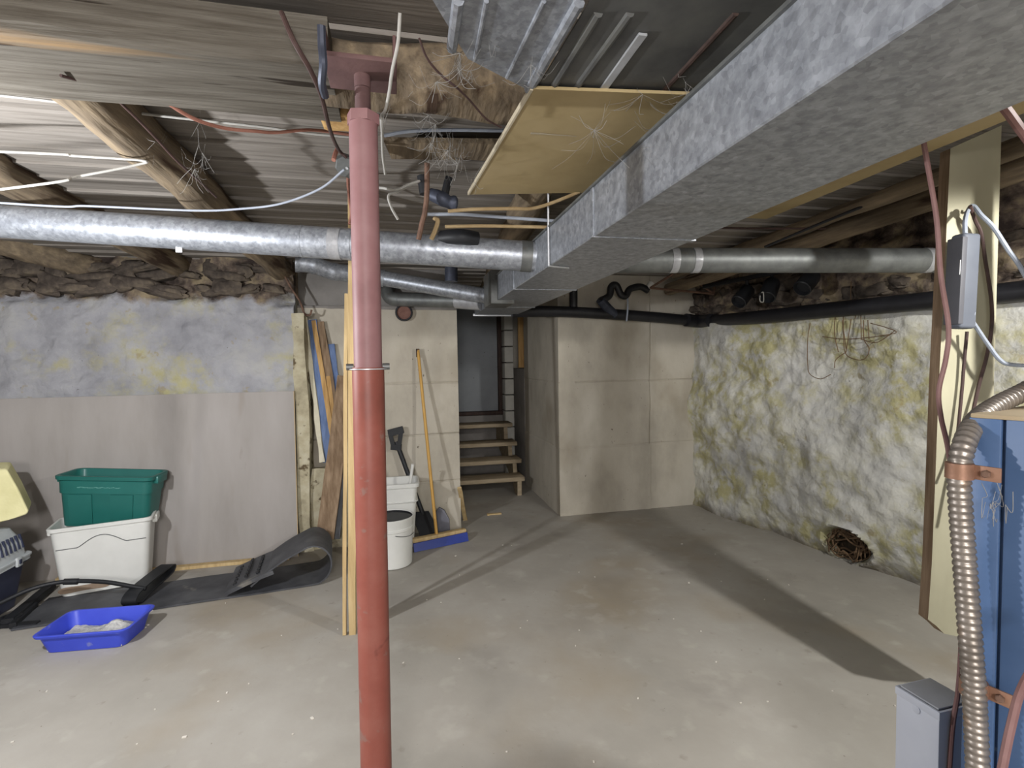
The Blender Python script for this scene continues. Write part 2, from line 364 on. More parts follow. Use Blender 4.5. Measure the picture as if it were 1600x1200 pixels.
def fbm(x, y, seed=0, o=4):
    s, a = 0, 1
    for i in range(o): s = s+a*(vnoise(x*2**i, y*2**i, seed+i)-.5); a *= .5
    return s
def wall_grid(name, p0, p1, z0, z1, us, zs, disp, mat, thick=.2, origin=(0, 0, 0)):
    """displaced wall face from p0 to p1 (plan points); positive displacement comes towards the room"""
    d = (p1-p0); L = d.length; d.normalize(); nrm = Vector((d.y, -d.x, 0))
    U, Z = np.meshgrid(us*L, zs); D = disp(U, Z)
    V = []; nu, nz = len(us), len(zs)
    for j in range(nz):
        for i in range(nu): V.append(p0+d*U[j, i]+nrm*D[j, i]+UP*Z[j, i])
    F = [(j*nu+i, j*nu+i+1, (j+1)*nu+i+1, (j+1)*nu+i) for j in range(nz-1) for i in range(nu-1)]
    n = len(V)                                                      # closed back
    ring = [i for i in range(nu)] + [j*nu+nu-1 for j in range(1, nz)] + [(nz-1)*nu+i for i in range(nu-2, -1, -1)] + [j*nu for j in range(nz-2, 0, -1)]
    for k in ring:
        j, i = divmod(k, nu); V.append(p0+d*U[j, i]-nrm*thick+UP*Z[j, i])
    m = len(ring)
    F += [(ring[k], n+k, n+(k+1) % m, ring[(k+1) % m]) for k in range(m)]
    F.append(tuple(n+k for k in range(m)))
    o = mk(name, (V, F), mat, origin=origin, angle=60); o['kind'] = 'structure'; return o

# ================================================================== SETTING
def struct(name, geo, mat, **k):
    o = mk(name, geo, mat, **k); o['kind'] = 'structure'; return o
O0 = (0, 0, 0)
fl = [R(-4.4, -2.2, 0), R(4.3, -2.2, 0), R(4.3, 7.3, 0), R(-4.4, 7.3, 0)]
struct('floor', extrude(fl, Vector((0, 0, -.12))), MT['floor'], origin=O0, smooth=False)

ceil = struct('ceiling', extrude([R(-4.4, v, zc(v)+.045) for v in (-2.2,)]+[R(4.3, -2.2, zc(-2.2)+.045), R(4.3, 7.3, zc(7.3)+.045), R(-4.4, 7.3, zc(7.3)+.045)], UP*.05), MT['subfloor'], origin=O0, smooth=False)
v = -2.2; k = 0
while v < 7.25:
    wv = random.uniform(.135, .165); dz = random.uniform(-.004, .003)
    a, b = v+.002, v+wv-.002
    V = []
    for u in (-4.35, 4.25):
        V += [R(u, a, zc(a)+dz-.007), R(u, b, zc(b)+dz+.006), R(u, b, zc(b)+dz+.03), R(u, a, zc(a)+dz+.03)]
    F = [(0, 1, 2, 3), (7, 6, 5, 4), (0, 4, 5, 1), (1, 5, 6, 2), (2, 6, 7, 3), (3, 7, 4, 0)]
    o = mk('ceiling_plank', (V, F), MT['board'], ceil, smooth=False)
    v += wv; k += 1

# stone wall on the left
def disp_left(U, Z):
    d = .055*fbm(U*2.2, Z*2.6, 3, 4) + .032*fbm(U*8, Z*10, 9, 4)
    band = np.clip((Z-1.86-.06*fbm(U*3, Z*0, 5, 2))/.05, 0, 1)
    return d + band*(-.03+.09*fbm(U*5, Z*9, 21, 3))
PL0, PL1 = R(-4.4, 4.12), R(-.74, 4.12)
wall_left = wall_grid('wall_left', PL0, PL1, 0, 2.3, np.linspace(0, 1, 260), np.linspace(0, 2.3, 160), disp_left, MT['wash_l'], .22)
wl_n = -EV
def stones(wall, p0, p1, zlo, zhi, n, off, seed, t0=0, t1=1):
    rs = random.Random(seed); d = (p1-p0).normalized(); nrm = Vector((d.y, -d.x, 0)); L = (p1-p0).length
    for i in range(n):
        c = p0+d*(L*(t0+(t1-t0)*(i+rs.uniform(.1, .9))/n)) + UP*rs.uniform(zlo, zhi) + nrm*(off+rs.uniform(-.012, .012))
        bm = bmesh.new(); bmesh.ops.create_icosphere(bm, subdivisions=3, radius=1)
        sx, sz, tl = rs.uniform(.05, .17), rs.uniform(.025, .065), rs.uniform(-.25, .25); V = []
        for vv in bm.verts:
            o_ = Vector((i*3.1, seed, 0))
            q = vv.co*(1+.55*noise.noise(vv.co*1.3+o_)+.30*noise.noise(vv.co*3.4+o_)+.16*noise.noise(vv.co*8+o_))
            q = Vector([math.copysign(abs(k)**.7, k) for k in q])
            V.append(c+d*q.x*sx+nrm*q.y*.05+UP*(q.z*sz+q.x*sx*tl))
        bm.verts.index_update(); F = [tuple(x.index for x in q.verts) for q in bm.faces]; bm.free()
        mk('stone', (V, F), MT['stone'], wall, angle=40)
stones(wall_left, PL0, PL1, 1.95, 2.02, 22, -.022, 4, .25, .97)
stones(wall_left, PL0, PL1, 2.05, 2.13, 20, -.035, 5, .25, .97)
# broken stone end of the left wall and the yellowed ledge below the boards
def rubble(c, ex, ey, sx, sy, sz, seed, mat, name, parent):
    bm = bmesh.new(); bmesh.ops.create_cube(bm, size=1); bmesh.ops.subdivide_edges(bm, edges=list(bm.edges), cuts=7, use_grid_fill=True)
    V = []
    for vv in bm.verts:
        q = vv.co; nn = noise.noise(Vector((q.x*sx*7, q.y*sy*7, q.z*sz*7))+Vector((seed, 0, 0)))
        k = 1-.12*max(abs(q.x*q.z), abs(q.y*q.z))*4
        V.append(c+ex*(q.x*sx*k+nn*.025)+ey*(q.y*sy*k+nn*.02)+UP*((q.z+.5)*sz+(nn*.02 if q.z > -.4 else 0)))
    bm.verts.index_update(); F = [tuple(x.index for x in q.verts) for q in bm.faces]; bm.free()
    return mk(name, (V, F), mat, parent, angle=60)
rubble(R(-.70, 4.17, 0), EU, EV, .10, .24, 1.80, 3, MT['ledge'], 'broken_edge', wall_left)
rubble(R(-.50, 4.18, 0), EU, EV, .34, .16, .62, 8, MT['ledge'], 'ledge', wall_left)

# formed concrete wall behind the leaning boards
def course_disp(lines, amp=.012):
    def g(U, Z):
        d = .010*fbm(U*2, Z*2, 2, 3) + .003*fbm(U*20, Z*20, 6, 2)
        for i, z in enumerate(lines):
            d = d - amp*np.exp(-((Z-z-.006*fbm(U*2, Z*0, i, 2))/.006)**2)
            d = d + (.004 if i % 2 else -.003)*(Z > z)
        return d
    return g
zsb = np.unique(np.concatenate([np.linspace(0, 1.86, 70)]+[np.linspace(z-.02, z+.02, 9) for z in (.42, .82, 1.25)]))
wb = wall_grid('wall_back', R(-.9, 4.27), R(.504, 4.29), 0, 1.86, np.linspace(0, 1, 70), zsb, course_disp((.42, .82, 1.25)), MT['concrete'], 2.0)
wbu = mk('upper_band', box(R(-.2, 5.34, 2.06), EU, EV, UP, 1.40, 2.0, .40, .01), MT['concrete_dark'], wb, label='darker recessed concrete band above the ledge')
mk('sill', box(R(-.2, 4.33, 1.865), EU, EV, UP, 1.41, .10, .03, .006), MT['concrete_dark'], wb)
# concrete room in the middle: front face and passage side
ztop = 2.32
zsi = np.unique(np.concatenate([np.linspace(0, ztop, 70)]+[np.linspace(z-.02, z+.02, 9) for z in (.62, 1.22)]))
base_d = course_disp((.62, 1.22), .009)
def disp_box(U, Z):
    crack = .9 + .012*fbm(Z*4, U*0, 30, 3)
    return base_d(U, Z) - .012*np.exp(-((U-crack)/.006)**2)*(Z > .62) - .01*(U > crack+.004)*1.0
us = np.unique(np.concatenate([np.linspace(0, 1, 60), np.linspace(.60, .68, 30)]))
wi = wall_grid('wall_inner', R(1.42, 4.395), R(2.86, 4.395), 0, ztop, us, zsi, disp_box, MT['concrete'], .18)
side = wall_grid('wall_passage', R(1.42, 5.66), R(1.42, 4.397), 0, ztop, np.linspace(0, 1, 50), zsi, course_disp((.62, 1.22), .006), MT['concrete'], .16)
# dd faces towards the passage: p0->p1 direction -EV gives normal -EU
low = struct('trim_1', box(R(1.50, 6.0, .665), EU, EV, UP, .16, .66, 1.33, .01), MT['concrete_dark'])
struct('wall_stairwell', box(R(.8, 6.62, 1.2), EU, EV, UP, 3.0, .16, 2.4, 0), MT['concrete'], smooth=False)
# white painted blocks and a brown board beside the door
wst = thing('white_block_column', 'column of white painted blocks right of the door beyond the stairs', 'masonry', R(1.365, 6.3, 0))
for i in range(11):
    mk('block', box(R(1.365, 6.3, .10+i*.2), EU, EV, UP, .11, .2, .188, .006), MT['whiteblock'], wst)
bb = mk('brown_board', plank(R(1.475, 5.85, 1.34), R(1.475, 5.85, 1.98), EU, .15, .025), MT['rawwood'])
tag(bb, 'brown upright board on the low wall past the passage corner', 'board')

# stone wall on the right
PR0, PR1 = R(2.79, 4.55), R(3.72, -2.2)
HOLE = PV(1328, 853, 3.05)
dR = (PR1-PR0).normalized(); HU = 0
def hitwall(px, py, p0, p1, off=0.0):
    d = (p1-p0).normalized(); nrm = Vector((d.y, -d.x, 0)); rd = ray(px, py)
    t = (p0+nrm*off-CAM).dot(nrm)/rd.dot(nrm); return CAM+rd*t
hp = hitwall(1328, 851, PR0, PR1); HU = (hp-PR0).dot(dR); HZ = max(hp.z, .1)
def disp_right(U, Z):
    d = .09*fbm(U*1.9, Z*2.3, 11, 4) + .032*fbm(U*6, Z*8, 17, 4)
    band = np.clip((Z-1.74-.05*fbm(U*3, Z*0, 8, 2))/.05, 0, 1)
    d = d*(1-.3*band) + band*(-.05+.10*fbm(U*5, Z*9, 23, 3))
    r = np.sqrt(((U-HU)/.16)**2+((Z-HZ)/.115)**2)
    d = d + np.where(r < 1.5, .03*np.exp(-((r-1.15)/.2)**2), 0)
    return d - .16*np.clip(1.15-r, 0, 1)**.6 - .04*np.clip((.25-Z)/.25, 0, 1)*(r > 1.1) + .06
wall_right = wall_grid('wall_right', PR0, PR1, 0, 2.36, np.linspace(0, 1, 340)**1.25, np.linspace(0, 2.36, 170), disp_right, MT['wash_r'], .22)
stones(wall_right, PR0, PR1, 1.83, 1.91, 20, .02, 14, 0.01, .55)
stones(wall_right, PR0, PR1, 1.96, 2.09, 20, .01, 15, 0.01, .55)
nR = Vector((dR.y, -dR.x, 0))
sg = []
for i in range(26):
    an = random.uniform(0, 6.28); c = hp*1.0; c.z = HZ
    pts = []
    for k in range(5):
        a = an+k*random.uniform(.4, .9); q = random.uniform(.45, 1.05)
        pts.append(c+dR*(math.cos(a)*.15*q)+UP*max(math.sin(a)*.11*q, -.095)+nR*random.uniform(-.05, .06))
    sg.append(tube(pts, random.uniform(.003, .008), 5, 5))
rt = mk('root_tangle', join(*sg), MT['root'], wall_right, kind='stuff')
mk('soil_pocket', lathe(Vector((hp.x, hp.y, HZ))-nR*.035, [(.005, .015), (.10, .012), (.12, -.02), (.02, -.06)], 20, nR, UP), MT['soil'], wall_right)

struct('wall_rear', box(R(0, -2.3, 1.2), EU, EV, UP, 8.8, .2, 2.9, 0), MT['wash_l'], smooth=False, origin=O0)
struct('wall_side', box(R(-4.5, .9, 1.2), EU, EV, UP, .2, 6.6, 2.9, 0), MT['wash_l'], smooth=False, origin=O0)

# door at the top of the steps
# door at the top of the steps
def quad_box(name, px0, px1, v, th, z0, z1, mat, parent=None, bevel=.004, py=600):
    a, b = UV(PV(px0, py, v))[0], UV(PV(px1, py, v))[0]
    return mk(name, box(R((a+b)/2, v+th/2, (z0+z1)/2), EU, EV, UP, b-a, th, z1-z0, bevel), mat, parent)
z_th = PV(750, 643, 6.4).z
door = quad_box('door_1', 690, 778, 6.46, .05, z_th, 2.2, MT['door']); door['kind'] = 'structure'
jt = quad_box('trim_2', 779, 786, 6.40, .13, z_th-.02, 2.25, MT['jamb']); jt['kind'] = 'structure'
quad_box('door_stop', 787.5, 792, 6.43, .10, z_th-.02, 2.25, MT['jamb'], jt)
quad_box('threshold', 690, 793, 6.36, .16, z_th-.045, z_th, MT['jamb'], jt)
lb = quad_box('trim_3', 660, 792, 6.38, .14, 0, z_th-.05, MT['concrete_dark']); lb['kind'] = 'structure'

# ------------------------------------------------------------------ stairs
st = thing('wooden_steps', 'open wooden steps of four worn treads rising to the grey door', 'stairs', R(.9, 5.5, 0))
fronts = [(820, 745), (815, 717), (808, 690), (801, 661)]
ur = []
for i, (px, py) in enumerate(fronts):
    vv = 5.16+.225*i; p = PV(px, py, vv); u = UV(p)[0]; ur.append((u, p.z, vv))
    mk('tread', box(R((u-.02+.50)/2, vv+.125, p.z-.022), EU, EV, UP, u+.02-.50, .25, .044, .006, jitter=.002), MT['tread'], st)
for uu_ in (1.235, .56):
    V = []
    for du in (-.022, .022):
        pts = [(5.19, 0), (5.29, 0)]
        prof = [(5.20, 0)]
        for i, (u, z, vv) in enumerate(ur):
            prof += [(vv+.03, z-.045), (vv+.225, z-.045)]
        prof += [(6.34, ur[3][1]-.045), (6.34, ur[3][1]-.28), (5.44, .10), (5.34, 0)]
        V.append([R(uu_+du, a, b) for a, b in prof])
    mk('stringer', extrude(V[0], EU*.044), MT['tread'], st)

# ------------------------------------------------------------------ jack post
pt, pb = P(567.5, 190, 1.325), P(586.5, 1130, 1.325)
ax = (pt-pb).normalized(); base = pb - ax*(pb.z/ax.z); at = lambda z: base+ax*(z/ax.z)
zbeam = 2.155
ztub = P(567, 193, 1.325).z; zjoin = P(577, 574, 1.325).z
jp = thing('steel_jack_post', 'red painted telescoping steel jack post under the timber beam', 'post', base)
mk('lower_tube', cyl(at(.012), at(zjoin), .0405, 32), MT['redpaint'], jp)
mk('upper_tube', cyl(at(zjoin-.05), at(ztub), .0355, 32), MT['redpaint_up'], jp, label='pinkish upper tube')
mk('collar', sweep([at(ztub-.004), at(ztub+.022)], [.0405, .0405], 6), MT['redpaint_up'], jp, smooth=False)
scp = [at(ztub+.02+(zbeam-.012-ztub-.02)*i/70) for i in range(71)]
mk('adjusting_screw', sweep(scp, [.0185+.0018*math.sin(i*2.1) if i < 48 else .0205 for i in range(71)], 14), MT['oxide'], jp)
mk('base_plate', box(at(.006), EU, EV, UP, .15, .15, .012, .002), MT['rust'], jp)
pl = at(zbeam-.006); mk('top_plate', join(box(pl, EU, EV, UP, .17, .15, .012, .002), box(pl+EU*.08+UP*.03, EU, EV, UP, .008, .15, .06, .002), box(pl-EU*.08+UP*.03, EU, EV, UP, .008, .15, .06, .002)), MT['oxide'], jp)
zp = P(577, 573, 1.325).z; c = at(zp); vw = Vector((-c.x, -c.y, 0)).normalized(); sd = Vector((vw.y, -vw.x, 0))
if sd.x > 0: sd = -sd
arc = [c + (sd*math.cos(a)+vw*math.sin(a))*.0455 - UP*.006 for a in [math.pi*k/16 for k in range(17)]]
mk('pin_clip', sweep(arc, .0016, 6), MT['alu'], jp, label='bright wire clip of the pin')
for s in (1, -1): mk('pin', cyl(c+sd*s*.036, c+sd*s*.054, .0085, 12), MT['galv_dull'], jp)

# ------------------------------------------------------------------ beams and joists
def beam_hewn():
    u0, u1, v0, v1 = -4.35, UV(P(512, 150, 1.25))[0], None, None
    pv = UV(PZ(470, 186, zbeam)); vf = pv[1]; L = 40; V, F = [], []
    for i in range(L+1):
        u = u0+(u1-u0)*i/L
        n1, n2 = noise.noise(Vector((u*2.2, 1, 0)))*.018, noise.noise(Vector((u*2.0, 7, 0)))*.018
        ks = [(vf+n1, zbeam+.012), (vf-.012+n1, zbeam-.004+n2*.3), (vf-.15, zbeam+n2*.4), (vf-.295+n2, zbeam), (vf-.31+n2, zbeam+.02), (vf-.31, zbeam+.115), (vf, zbeam+.115)]
        V += [R(u, a, b) for a, b in ks]
    k = 7
    for i in range(L):
        for j in range(k): F.append((i*k+j, i*k+(j+1) % k, (i+1)*k+(j+1) % k, (i+1)*k+j))
    F += [tuple(range(k))[::-1], tuple(L*k+j for j in range(k))]
    return V, F, vf
V, F, vbeam = beam_hewn()
hb = mk('timber_beam', (V, F), MT['hewn']); tag(hb, 'hewn grey timber beam running left from above the red post', 'beam')
a = PZ(512, 128, zbeam+.085); vl = UV(at(zbeam))[1]; 
a = R(UV(at(zbeam))[0]-.11, vl+.16, zbeam+.078); b = R(UV(at(zbeam))[0]+1.25, vl+.17, zbeam+.082)
o = mk('round_log', log_geo(a, b, .085, .10, seed=4), [MT['log'], MT['log_end']]); tag(o, 'round log with a cut end lying on the red post plate', 'beam')
o = mk('wood_block', box(R(UV(at(zbeam))[0]-.06, vbeam+.02, zbeam+.05), EU, EV, UP, .16, .12, .10, .012, jitter=.006), MT['rawwood']); tag(o, 'short raw wood block tucked behind the beam joint at the red post', 'block')
joist_specs = [
    ((112, 118, 2.245), (437, 418, 2.135), .088, 'knotty log joist above the round duct, nearest the red post on its left', 1),
    ((60, 300, 2.235), (268, 410, 2.15), .082, 'dark log joist second left of the red post, over the grey round duct', 2),
]
def jline(n, fpt, r, r2, label, seed, ext=(.9, .12)):
    A, B = PZ(*n), PZ(*fpt); d = (B-A).normalized()
    A2, B2 = A-d*ext[0], B+d*ext[1]
    o = mk('log_joist', log_geo(A2, B2, r, r2, seed=seed, n=40, rough=.09), [MT['log'], MT['log_end']])
    return tag(o, label, 'joist')
for n, fp, r, lab, sd_ in joist_specs: jline(n, fp, r, r*.95, lab, sd_, (.35 if sd_ == 1 else 1.3, .10))
jline((20, 384, 2.20), (125, 412, 2.14), .08, .078, 'log joist at the far left entering the stone wall top', 3, (.9, .10))
jline((1472, 306, 2.17), (1256, 380, 2.13), .055, .055, 'yellowish log joist above the right round duct', 5, (.5, 1.55))
jline((1445, 284, 2.20), (1110, 408, 2.17), .038, .04, 'bark-edged slab joist beside the tan board on the right', 6, (.5, .55))
jline((835, 300, 2.20), (790, 395, 2.14), .085, .08, 'pale log joist end showing below the tan panel', 7, (.5, 1.2))

o = mk('brown_board', plank(PZ(606, 232, 2.255), PZ(860, 236, 2.25), EV, .16, .02), MT['log']); tag(o, 'smooth brown board nailed under the ceiling boards right of the red post', 'board')
# ------------------------------------------------------------------ rectangular trunk duct
ZB, DH, DW = 1.815, .158, .357
f0 = PZ(742, 492, ZB); n0 = PZ(1387, 66, ZB); dd = (n0-f0).normalized(); ew = Vector((-dd.y, dd.x, 0))
if ew.x < 0: ew = -ew
Ld = (n0-f0).length+1.2
dc = lambda t, w_=0, h=0: f0+dd*t+ew*w_+UP*h
td = thing('trunk_duct', 'long rectangular galvanized trunk duct crossing the ceiling to the upper right', 'duct', dc(Ld/2))
secs = [0, .62, 1.55, 2.75, Ld]
for i in range(len(secs)-1):
    a, b = secs[i]+.002, secs[i+1]-.002
    mk('duct_section', box(dc((a+b)/2, DW/2, DH/2), dd, ew, UP, b-a, DW, DH, .003, 1), MT['galv'], td)
for t in secs[1:-1]:
    g = []
    e = .006
    for (w0, h0, sw, sh) in ((DW/2, -.0, DW+.012, e), (DW/2, DH, DW+.012, e), (0, DH/2, e, DH), (DW, DH/2, e, DH)):
        g.append(box(dc(t, w0, h0), dd, ew, UP, .022, sw, sh, .001, 1))
    mk('drive_cleat', join(*g), MT['galv'], td)
mk('end_flange', join(box(dc(-.006, DW/2, 0), dd, ew, UP, .012, DW+.03, .022, .002), box(dc(-.004, DW/2, DH/2), dd, ew, UP, .008, DW, DH, 0)), MT['alu'], td)
mk('top_lip', box(dc(Ld/2, -.004, DH), dd, ew, UP, Ld, .01, .008, .001, 1), MT['galv_dull'], td)
ht = (PZ(858, 414, ZB)-f0).dot(dd)
mk('hanger_strap', join(tube([dc(ht+.01, -.006, zc(2.3)-ZB-.02), dc(ht, -.007, DH), dc(ht, -.007, -.003)], .004, 6, 4), tube([dc(ht, -.007, -.004), dc(ht-.03, .09, -.005)], .004, 6, 4)), MT['alu'], td)

# ------------------------------------------------------------------ round ducts
def ring(a, b, r, t, wd): 
    d = (b-a).normalized(); c = a.lerp(b, t); return cyl(c-d*wd/2, c+d*wd/2, r, 32)
A, B = P(-60, 341.5, 2.22), P(836, 401.5, 2.42)
A = A-(B-A)*.25
rd = thing('round_duct', 'long round galvanized duct left of the trunk duct', 'duct', A.lerp(B, .5)-UP*.07)
tj = lambda px: max(0, min(1, ((PV(px, 370, 1)-CAM).normalized().x, 0)[1]))
def tpix(A, B, px):
    lo, hi = 0.0, 1.0
    for _ in range(40):
        m = (lo+hi)/2; q = A.lerp(B, m)-CAM; x = 800+FPX*q.dot(rr)/q.dot(f)
        if (x < px) == (800+FPX*(A-CAM).dot(rr)/(A-CAM).dot(f) < 800+FPX*(B-CAM).dot(rr)/(B-CAM).dot(f)): lo = m
        else: hi = m
    return (lo+hi)/2
ts = [0, tpix(A, B, 473), tpix(A, B, 535), 1.0]
for i, (a, b) in enumerate(zip(ts, ts[1:])):
    mk('pipe_section', cyl(A.lerp(B, a), A.lerp(B, b), .0695 + (.0008 if i == 1 else 0), 40), MT['galv'], rd)
for px, wd in ((473, .012), (525, .05), (548, .02)): mk('seam_tape' if wd > .04 else 'seam_ring', ring(A, B, .0715, tpix(A, B, px), wd), MT['tape'] if wd > .04 else MT['galv'], rd)
mk('collar', ring(A, B, .072, tpix(A, B, 822), .05), MT['galv_dull'], rd)
tg = PZ(283, 393, 1.93); 
mk('paper_tag', box(A.lerp(B, tpix(A, B, 283))+Vector((0, -.02, -.075)), EU, EV, UP, .026, .004, .026, .001), MT['label'], rd)

A, B = P(930, 407, 2.52), P(1452, 407, 2.56)
r2 = .0595
rd2 = thing('round_duct', 'round dull duct right of the trunk duct reaching the stone wall', 'duct', A.lerp(B, .5)-UP*.06)
ts = [0, tpix(A, B, 1052), tpix(A, B, 1086), 1]
for a, b in zip(ts, ts[1:]): mk('pipe_section', cyl(A.lerp(B, a), A.lerp(B, b), r2, 36), MT['galv_dull'], rd2)
for px in (1052, 1086, 1447): mk('seam_tape', ring(A, B, r2+.0015, tpix(A, B, px), .035), MT['tape'], rd2)
e = B; d = (B-A).normalized()
mk('elbow', tube([e-d*.01, e+d*.06, e+d*.12+UP*.05, e+d*.13+UP*.14, e+d*.13+UP*.24], r2-.002, 20, 6), MT['galv_dull'], rd2)

# two small ducts joining the far end of the trunk
s1 = thing('small_duct', 'small round silver duct from the wall to the trunk end, upper of two', 'duct', P(640, 450, 3.9))
mk('pipe_section', tube([P(595, 434, 3.93), P(766, 464, 3.86)], .058, 24, 3), MT['galv'], s1)
el = catmull([P(462, 411, 3.72), P(490, 414, 3.76), P(520, 424, 3.82), P(560, 429, 3.88), P(600, 435, 3.93)], 8)
mk('elbow', sweep(el, [.062+.004*((i % 8) in (0, 1)) for i in range(len(el))], 22), MT['galv'], s1)
mk('boot', box(PZ(780, 452, 1.90)+EV*.02, EU, EV, UP, .16, .26, .22, .01), MT['galv_dull'], s1)
s2 = thing('small_duct', 'small dull duct hugging the concrete ledge, lower of two', 'duct', P(680, 470, 4.1))
mk('pipe_section', tube([P(622, 468, 4.12), P(715, 470, 4.06)], .055, 24, 3), MT['galv_dull'], s2)
mk('elbow', tube([P(606, 445, 4.2), P(606, 458, 4.15), P(612, 466, 4.13), P(628, 468, 4.115)], .055, 20, 5), MT['galv_dull'], s2)
mk('taped_end', tube([P(713, 470, 4.06), P(735, 472, 4.02), P(752, 473, 3.98)], .060, 20, 5), MT['tape'], s2)

# ------------------------------------------------------------------ panels under the joists
zt = 2.10
q = [PZ(732, 304, zt), PZ(1010, 300, zt), PZ(1130, 150, zt), PZ(831, 139, zt)]
pn = mk('fibreboard_sheet', extrude(q, UP*.008), [MT['tan']], smooth=False); tag(pn, 'tan fibreboard panel nailed under the joists left of the trunk duct', 'panel')
def along(a, b, w_, h, mat, nm, par): 
    d = (b-a).normalized(); s = Vector((d.y, -d.x, 0)).normalized(); return mk(nm, box((a+b)/2, d, s, UP, (b-a).length, w_, h, .001, 1), mat, par)
along(q[0]+UP*.004, q[3]+UP*.004, .008, .014, MT['tan_edge'], 'broken_edge', pn)
mk('pale_scratch', plank(PZ(829, 208, zt-.001), PZ(901, 213, zt-.001), EV, .012, .001, 4, .002, .3), MT['tan_edge'], pn)
zt2 = 2.115
def pix(px, py): return PZ(px, py, zt2)
qa = [pix(836, 143), pix(985, 160), pix(1175, 158), pix(1330, -60), pix(960, -60)]
pm = mk('sheet_metal_pan', extrude(qa, UP*.004), MT['panmetal'], smooth=False); tag(pm, 'ribbed sheet metal pan, coloured dark for shade, between joists, left of the trunk duct top', 'panel')
def rib(a, b, r, mat, nm, par, flat=False):
    g = tube([a, b], r, 8, 2) if not flat else None
    return mk(nm, g, mat, par) if g else along(a, b, r*2, .006, mat, nm, par)
for x0, y0, x1, y1, rr_ in ((866, 132, 935, 20, .010), (898, 140, 985, 20, .009)): rib(pix(x0, y0), pix(x1, y1), rr_, MT['panmetal'], 'rib', pm)
rib(pix(1022, 158), pix(1150, 20), .007, MT['jamb'], 'brown_strip', pm)
rib(pix(926, 160)-UP*.004, pix(1005, 50)-UP*.004, .010, MT['alu'], 'bright_strip', pm, True)
qb = [pix(731, 92), pix(818, 137), pix(836, 143), pix(945, -60), pix(640, -60)]
pb2 = mk('sheet_metal_pan', extrude(qb, UP*.004), MT['galv'], smooth=False); tag(pb2, 'bright galvanized sheet metal pan above the log right of the red post', 'panel')
rib(pix(826, 138)-UP*.004, pix(905, 0)-UP*.004, .012, MT['galv'], 'folded_seam', pb2)
for a_, b_ in (((742, 92), (760, 0)), ((792, 120), (850, 0))): rib(pix(*a_)-UP*.002, pix(*b_)-UP*.002, .005, MT['galv'], 'rib', pb2)
rib(pix(706, 76), pix(716, 0), .012, MT['galv'], 'folded_seam', pb2)
# tan board to the right of the trunk duct and the broken painted plank hanging from it
zk = 2.15
a, b = PZ(1575, 187, zk), PZ(1198, 342, zk); d = (b-a).normalized(); s = Vector((-d.y, d.x, 0)); s = s if s.x < 0 else -s
ob = mk('tan_board', extrude([a-d*.7, b, b+s*.22, a-d*.7+s*.22], UP*.022), MT['tan'], smooth=False); tag(ob, 'tan board along the ceiling right of the trunk duct, above the cream plank', 'board')

Yp = 1.95
pk = [P(1485, 232, Yp), P(1565, 196, Yp), P(1553, 600, Yp), P(1541, 998, Yp), P(1502, 996, Yp), P(1475, 990, Yp), P(1463, 978, Yp), P(1450, 968, Yp), P(1456, 880, Yp), P(1461, 760, Yp), P(1467, 600, Yp), P(1476, 420, Yp)]
g = extrude(pk, Vector((-.004, .042, 0)))
I = [0]*len(g[1]); 
for i in range(2, len(g[1])): I[i] = 1
I[1] = 1
kp = mk('cream_plank', (g[0], g[1], I), [MT['cream'], MT['greywood']], smooth=False); tag(kp, 'cream painted plank with a ragged rotten foot, cables hung on its nail', 'plank')
mk('nail', tube([P(1519, 330, Yp+.01), P(1519, 328, Yp-.03), P(1526, 322, Yp-.045)], .004, 6, 4), MT['rust'], kp)
sp = plank(P(1644, 560, 1.75), P(1644, 120, 1.75), Vector((1, 0, 0)), .045, .09); o = mk('wall_stud', sp, MT['greywood']); tag(o, 'dark wooden stud at the right edge beyond the cream plank', 'stud')

# ------------------------------------------------------------------ black drain pipe, traps, spotlights on the right
dp = thing('drain_pipe', 'black drain pipe running round the corner above the whitewash', 'pipe', P(1095, 520, 4.5))
cr = [hitwall(px, py, PR0, PR1, .14) for px, py in ((1640, 450), (1470, 468), (1300, 484), (1180, 496))]
cor = PV(1092, 502, 4.30); pts = cr+[cor]+[PV(1000, 497, 4.27), PV(900, 489, 4.27), PV(800, 487, 4.27)]
mk('pipe_run', tube(cr+[cor+Vector((.05, -.04, 0))], .052, 18, 5), MT['blackpipe'], dp)
mk('pipe_run', tube([cor, PV(1000, 494, 4.27), PV(880, 487, 4.27), PV(800, 487, 4.27)], .048, 18, 5), MT['blackpipe'], dp)
mk('elbow', tube([PV(1072, 500, 4.27), cor, cr[-1].lerp(cor, .75)], .060, 18, 6), MT['blackpipe'], dp)
mk('branch_wye', tube([PV(960, 492, 4.26), PV(948, 480, 4.23), PV(938, 468, 4.2)], .042, 14, 5), MT['bluecast'], dp)
mk('trap', tube([PV(938, 470, 4.2), PV(952, 462, 4.2), PV(955, 448, 4.2), PV(963, 446, 4.2), PV(970, 460, 4.2), PV(978, 462, 4.2), PV(984, 452, 4.2), PV(1000, 448, 4.2), PV(1013, 454, 4.2)], .030, 14, 6), MT['blackpipe'], dp)
mk('vent_riser', tube([PV(896, 480, 4.25), PV(896, 440, 4.25)], .036, 14, 4), MT['blackpipe'], dp)
mk('white_fitting', cyl(PV(1012, 452, 4.2), PV(1018, 442, 4.2), .028, 14), MT['whiteplastic'], dp)
mk('strap', tube([PV(980, 455, 4.2), PV(981, 480, 4.2), PV(979, 502, 4.2)], .008, 6, 4), MT['greycable'], dp)
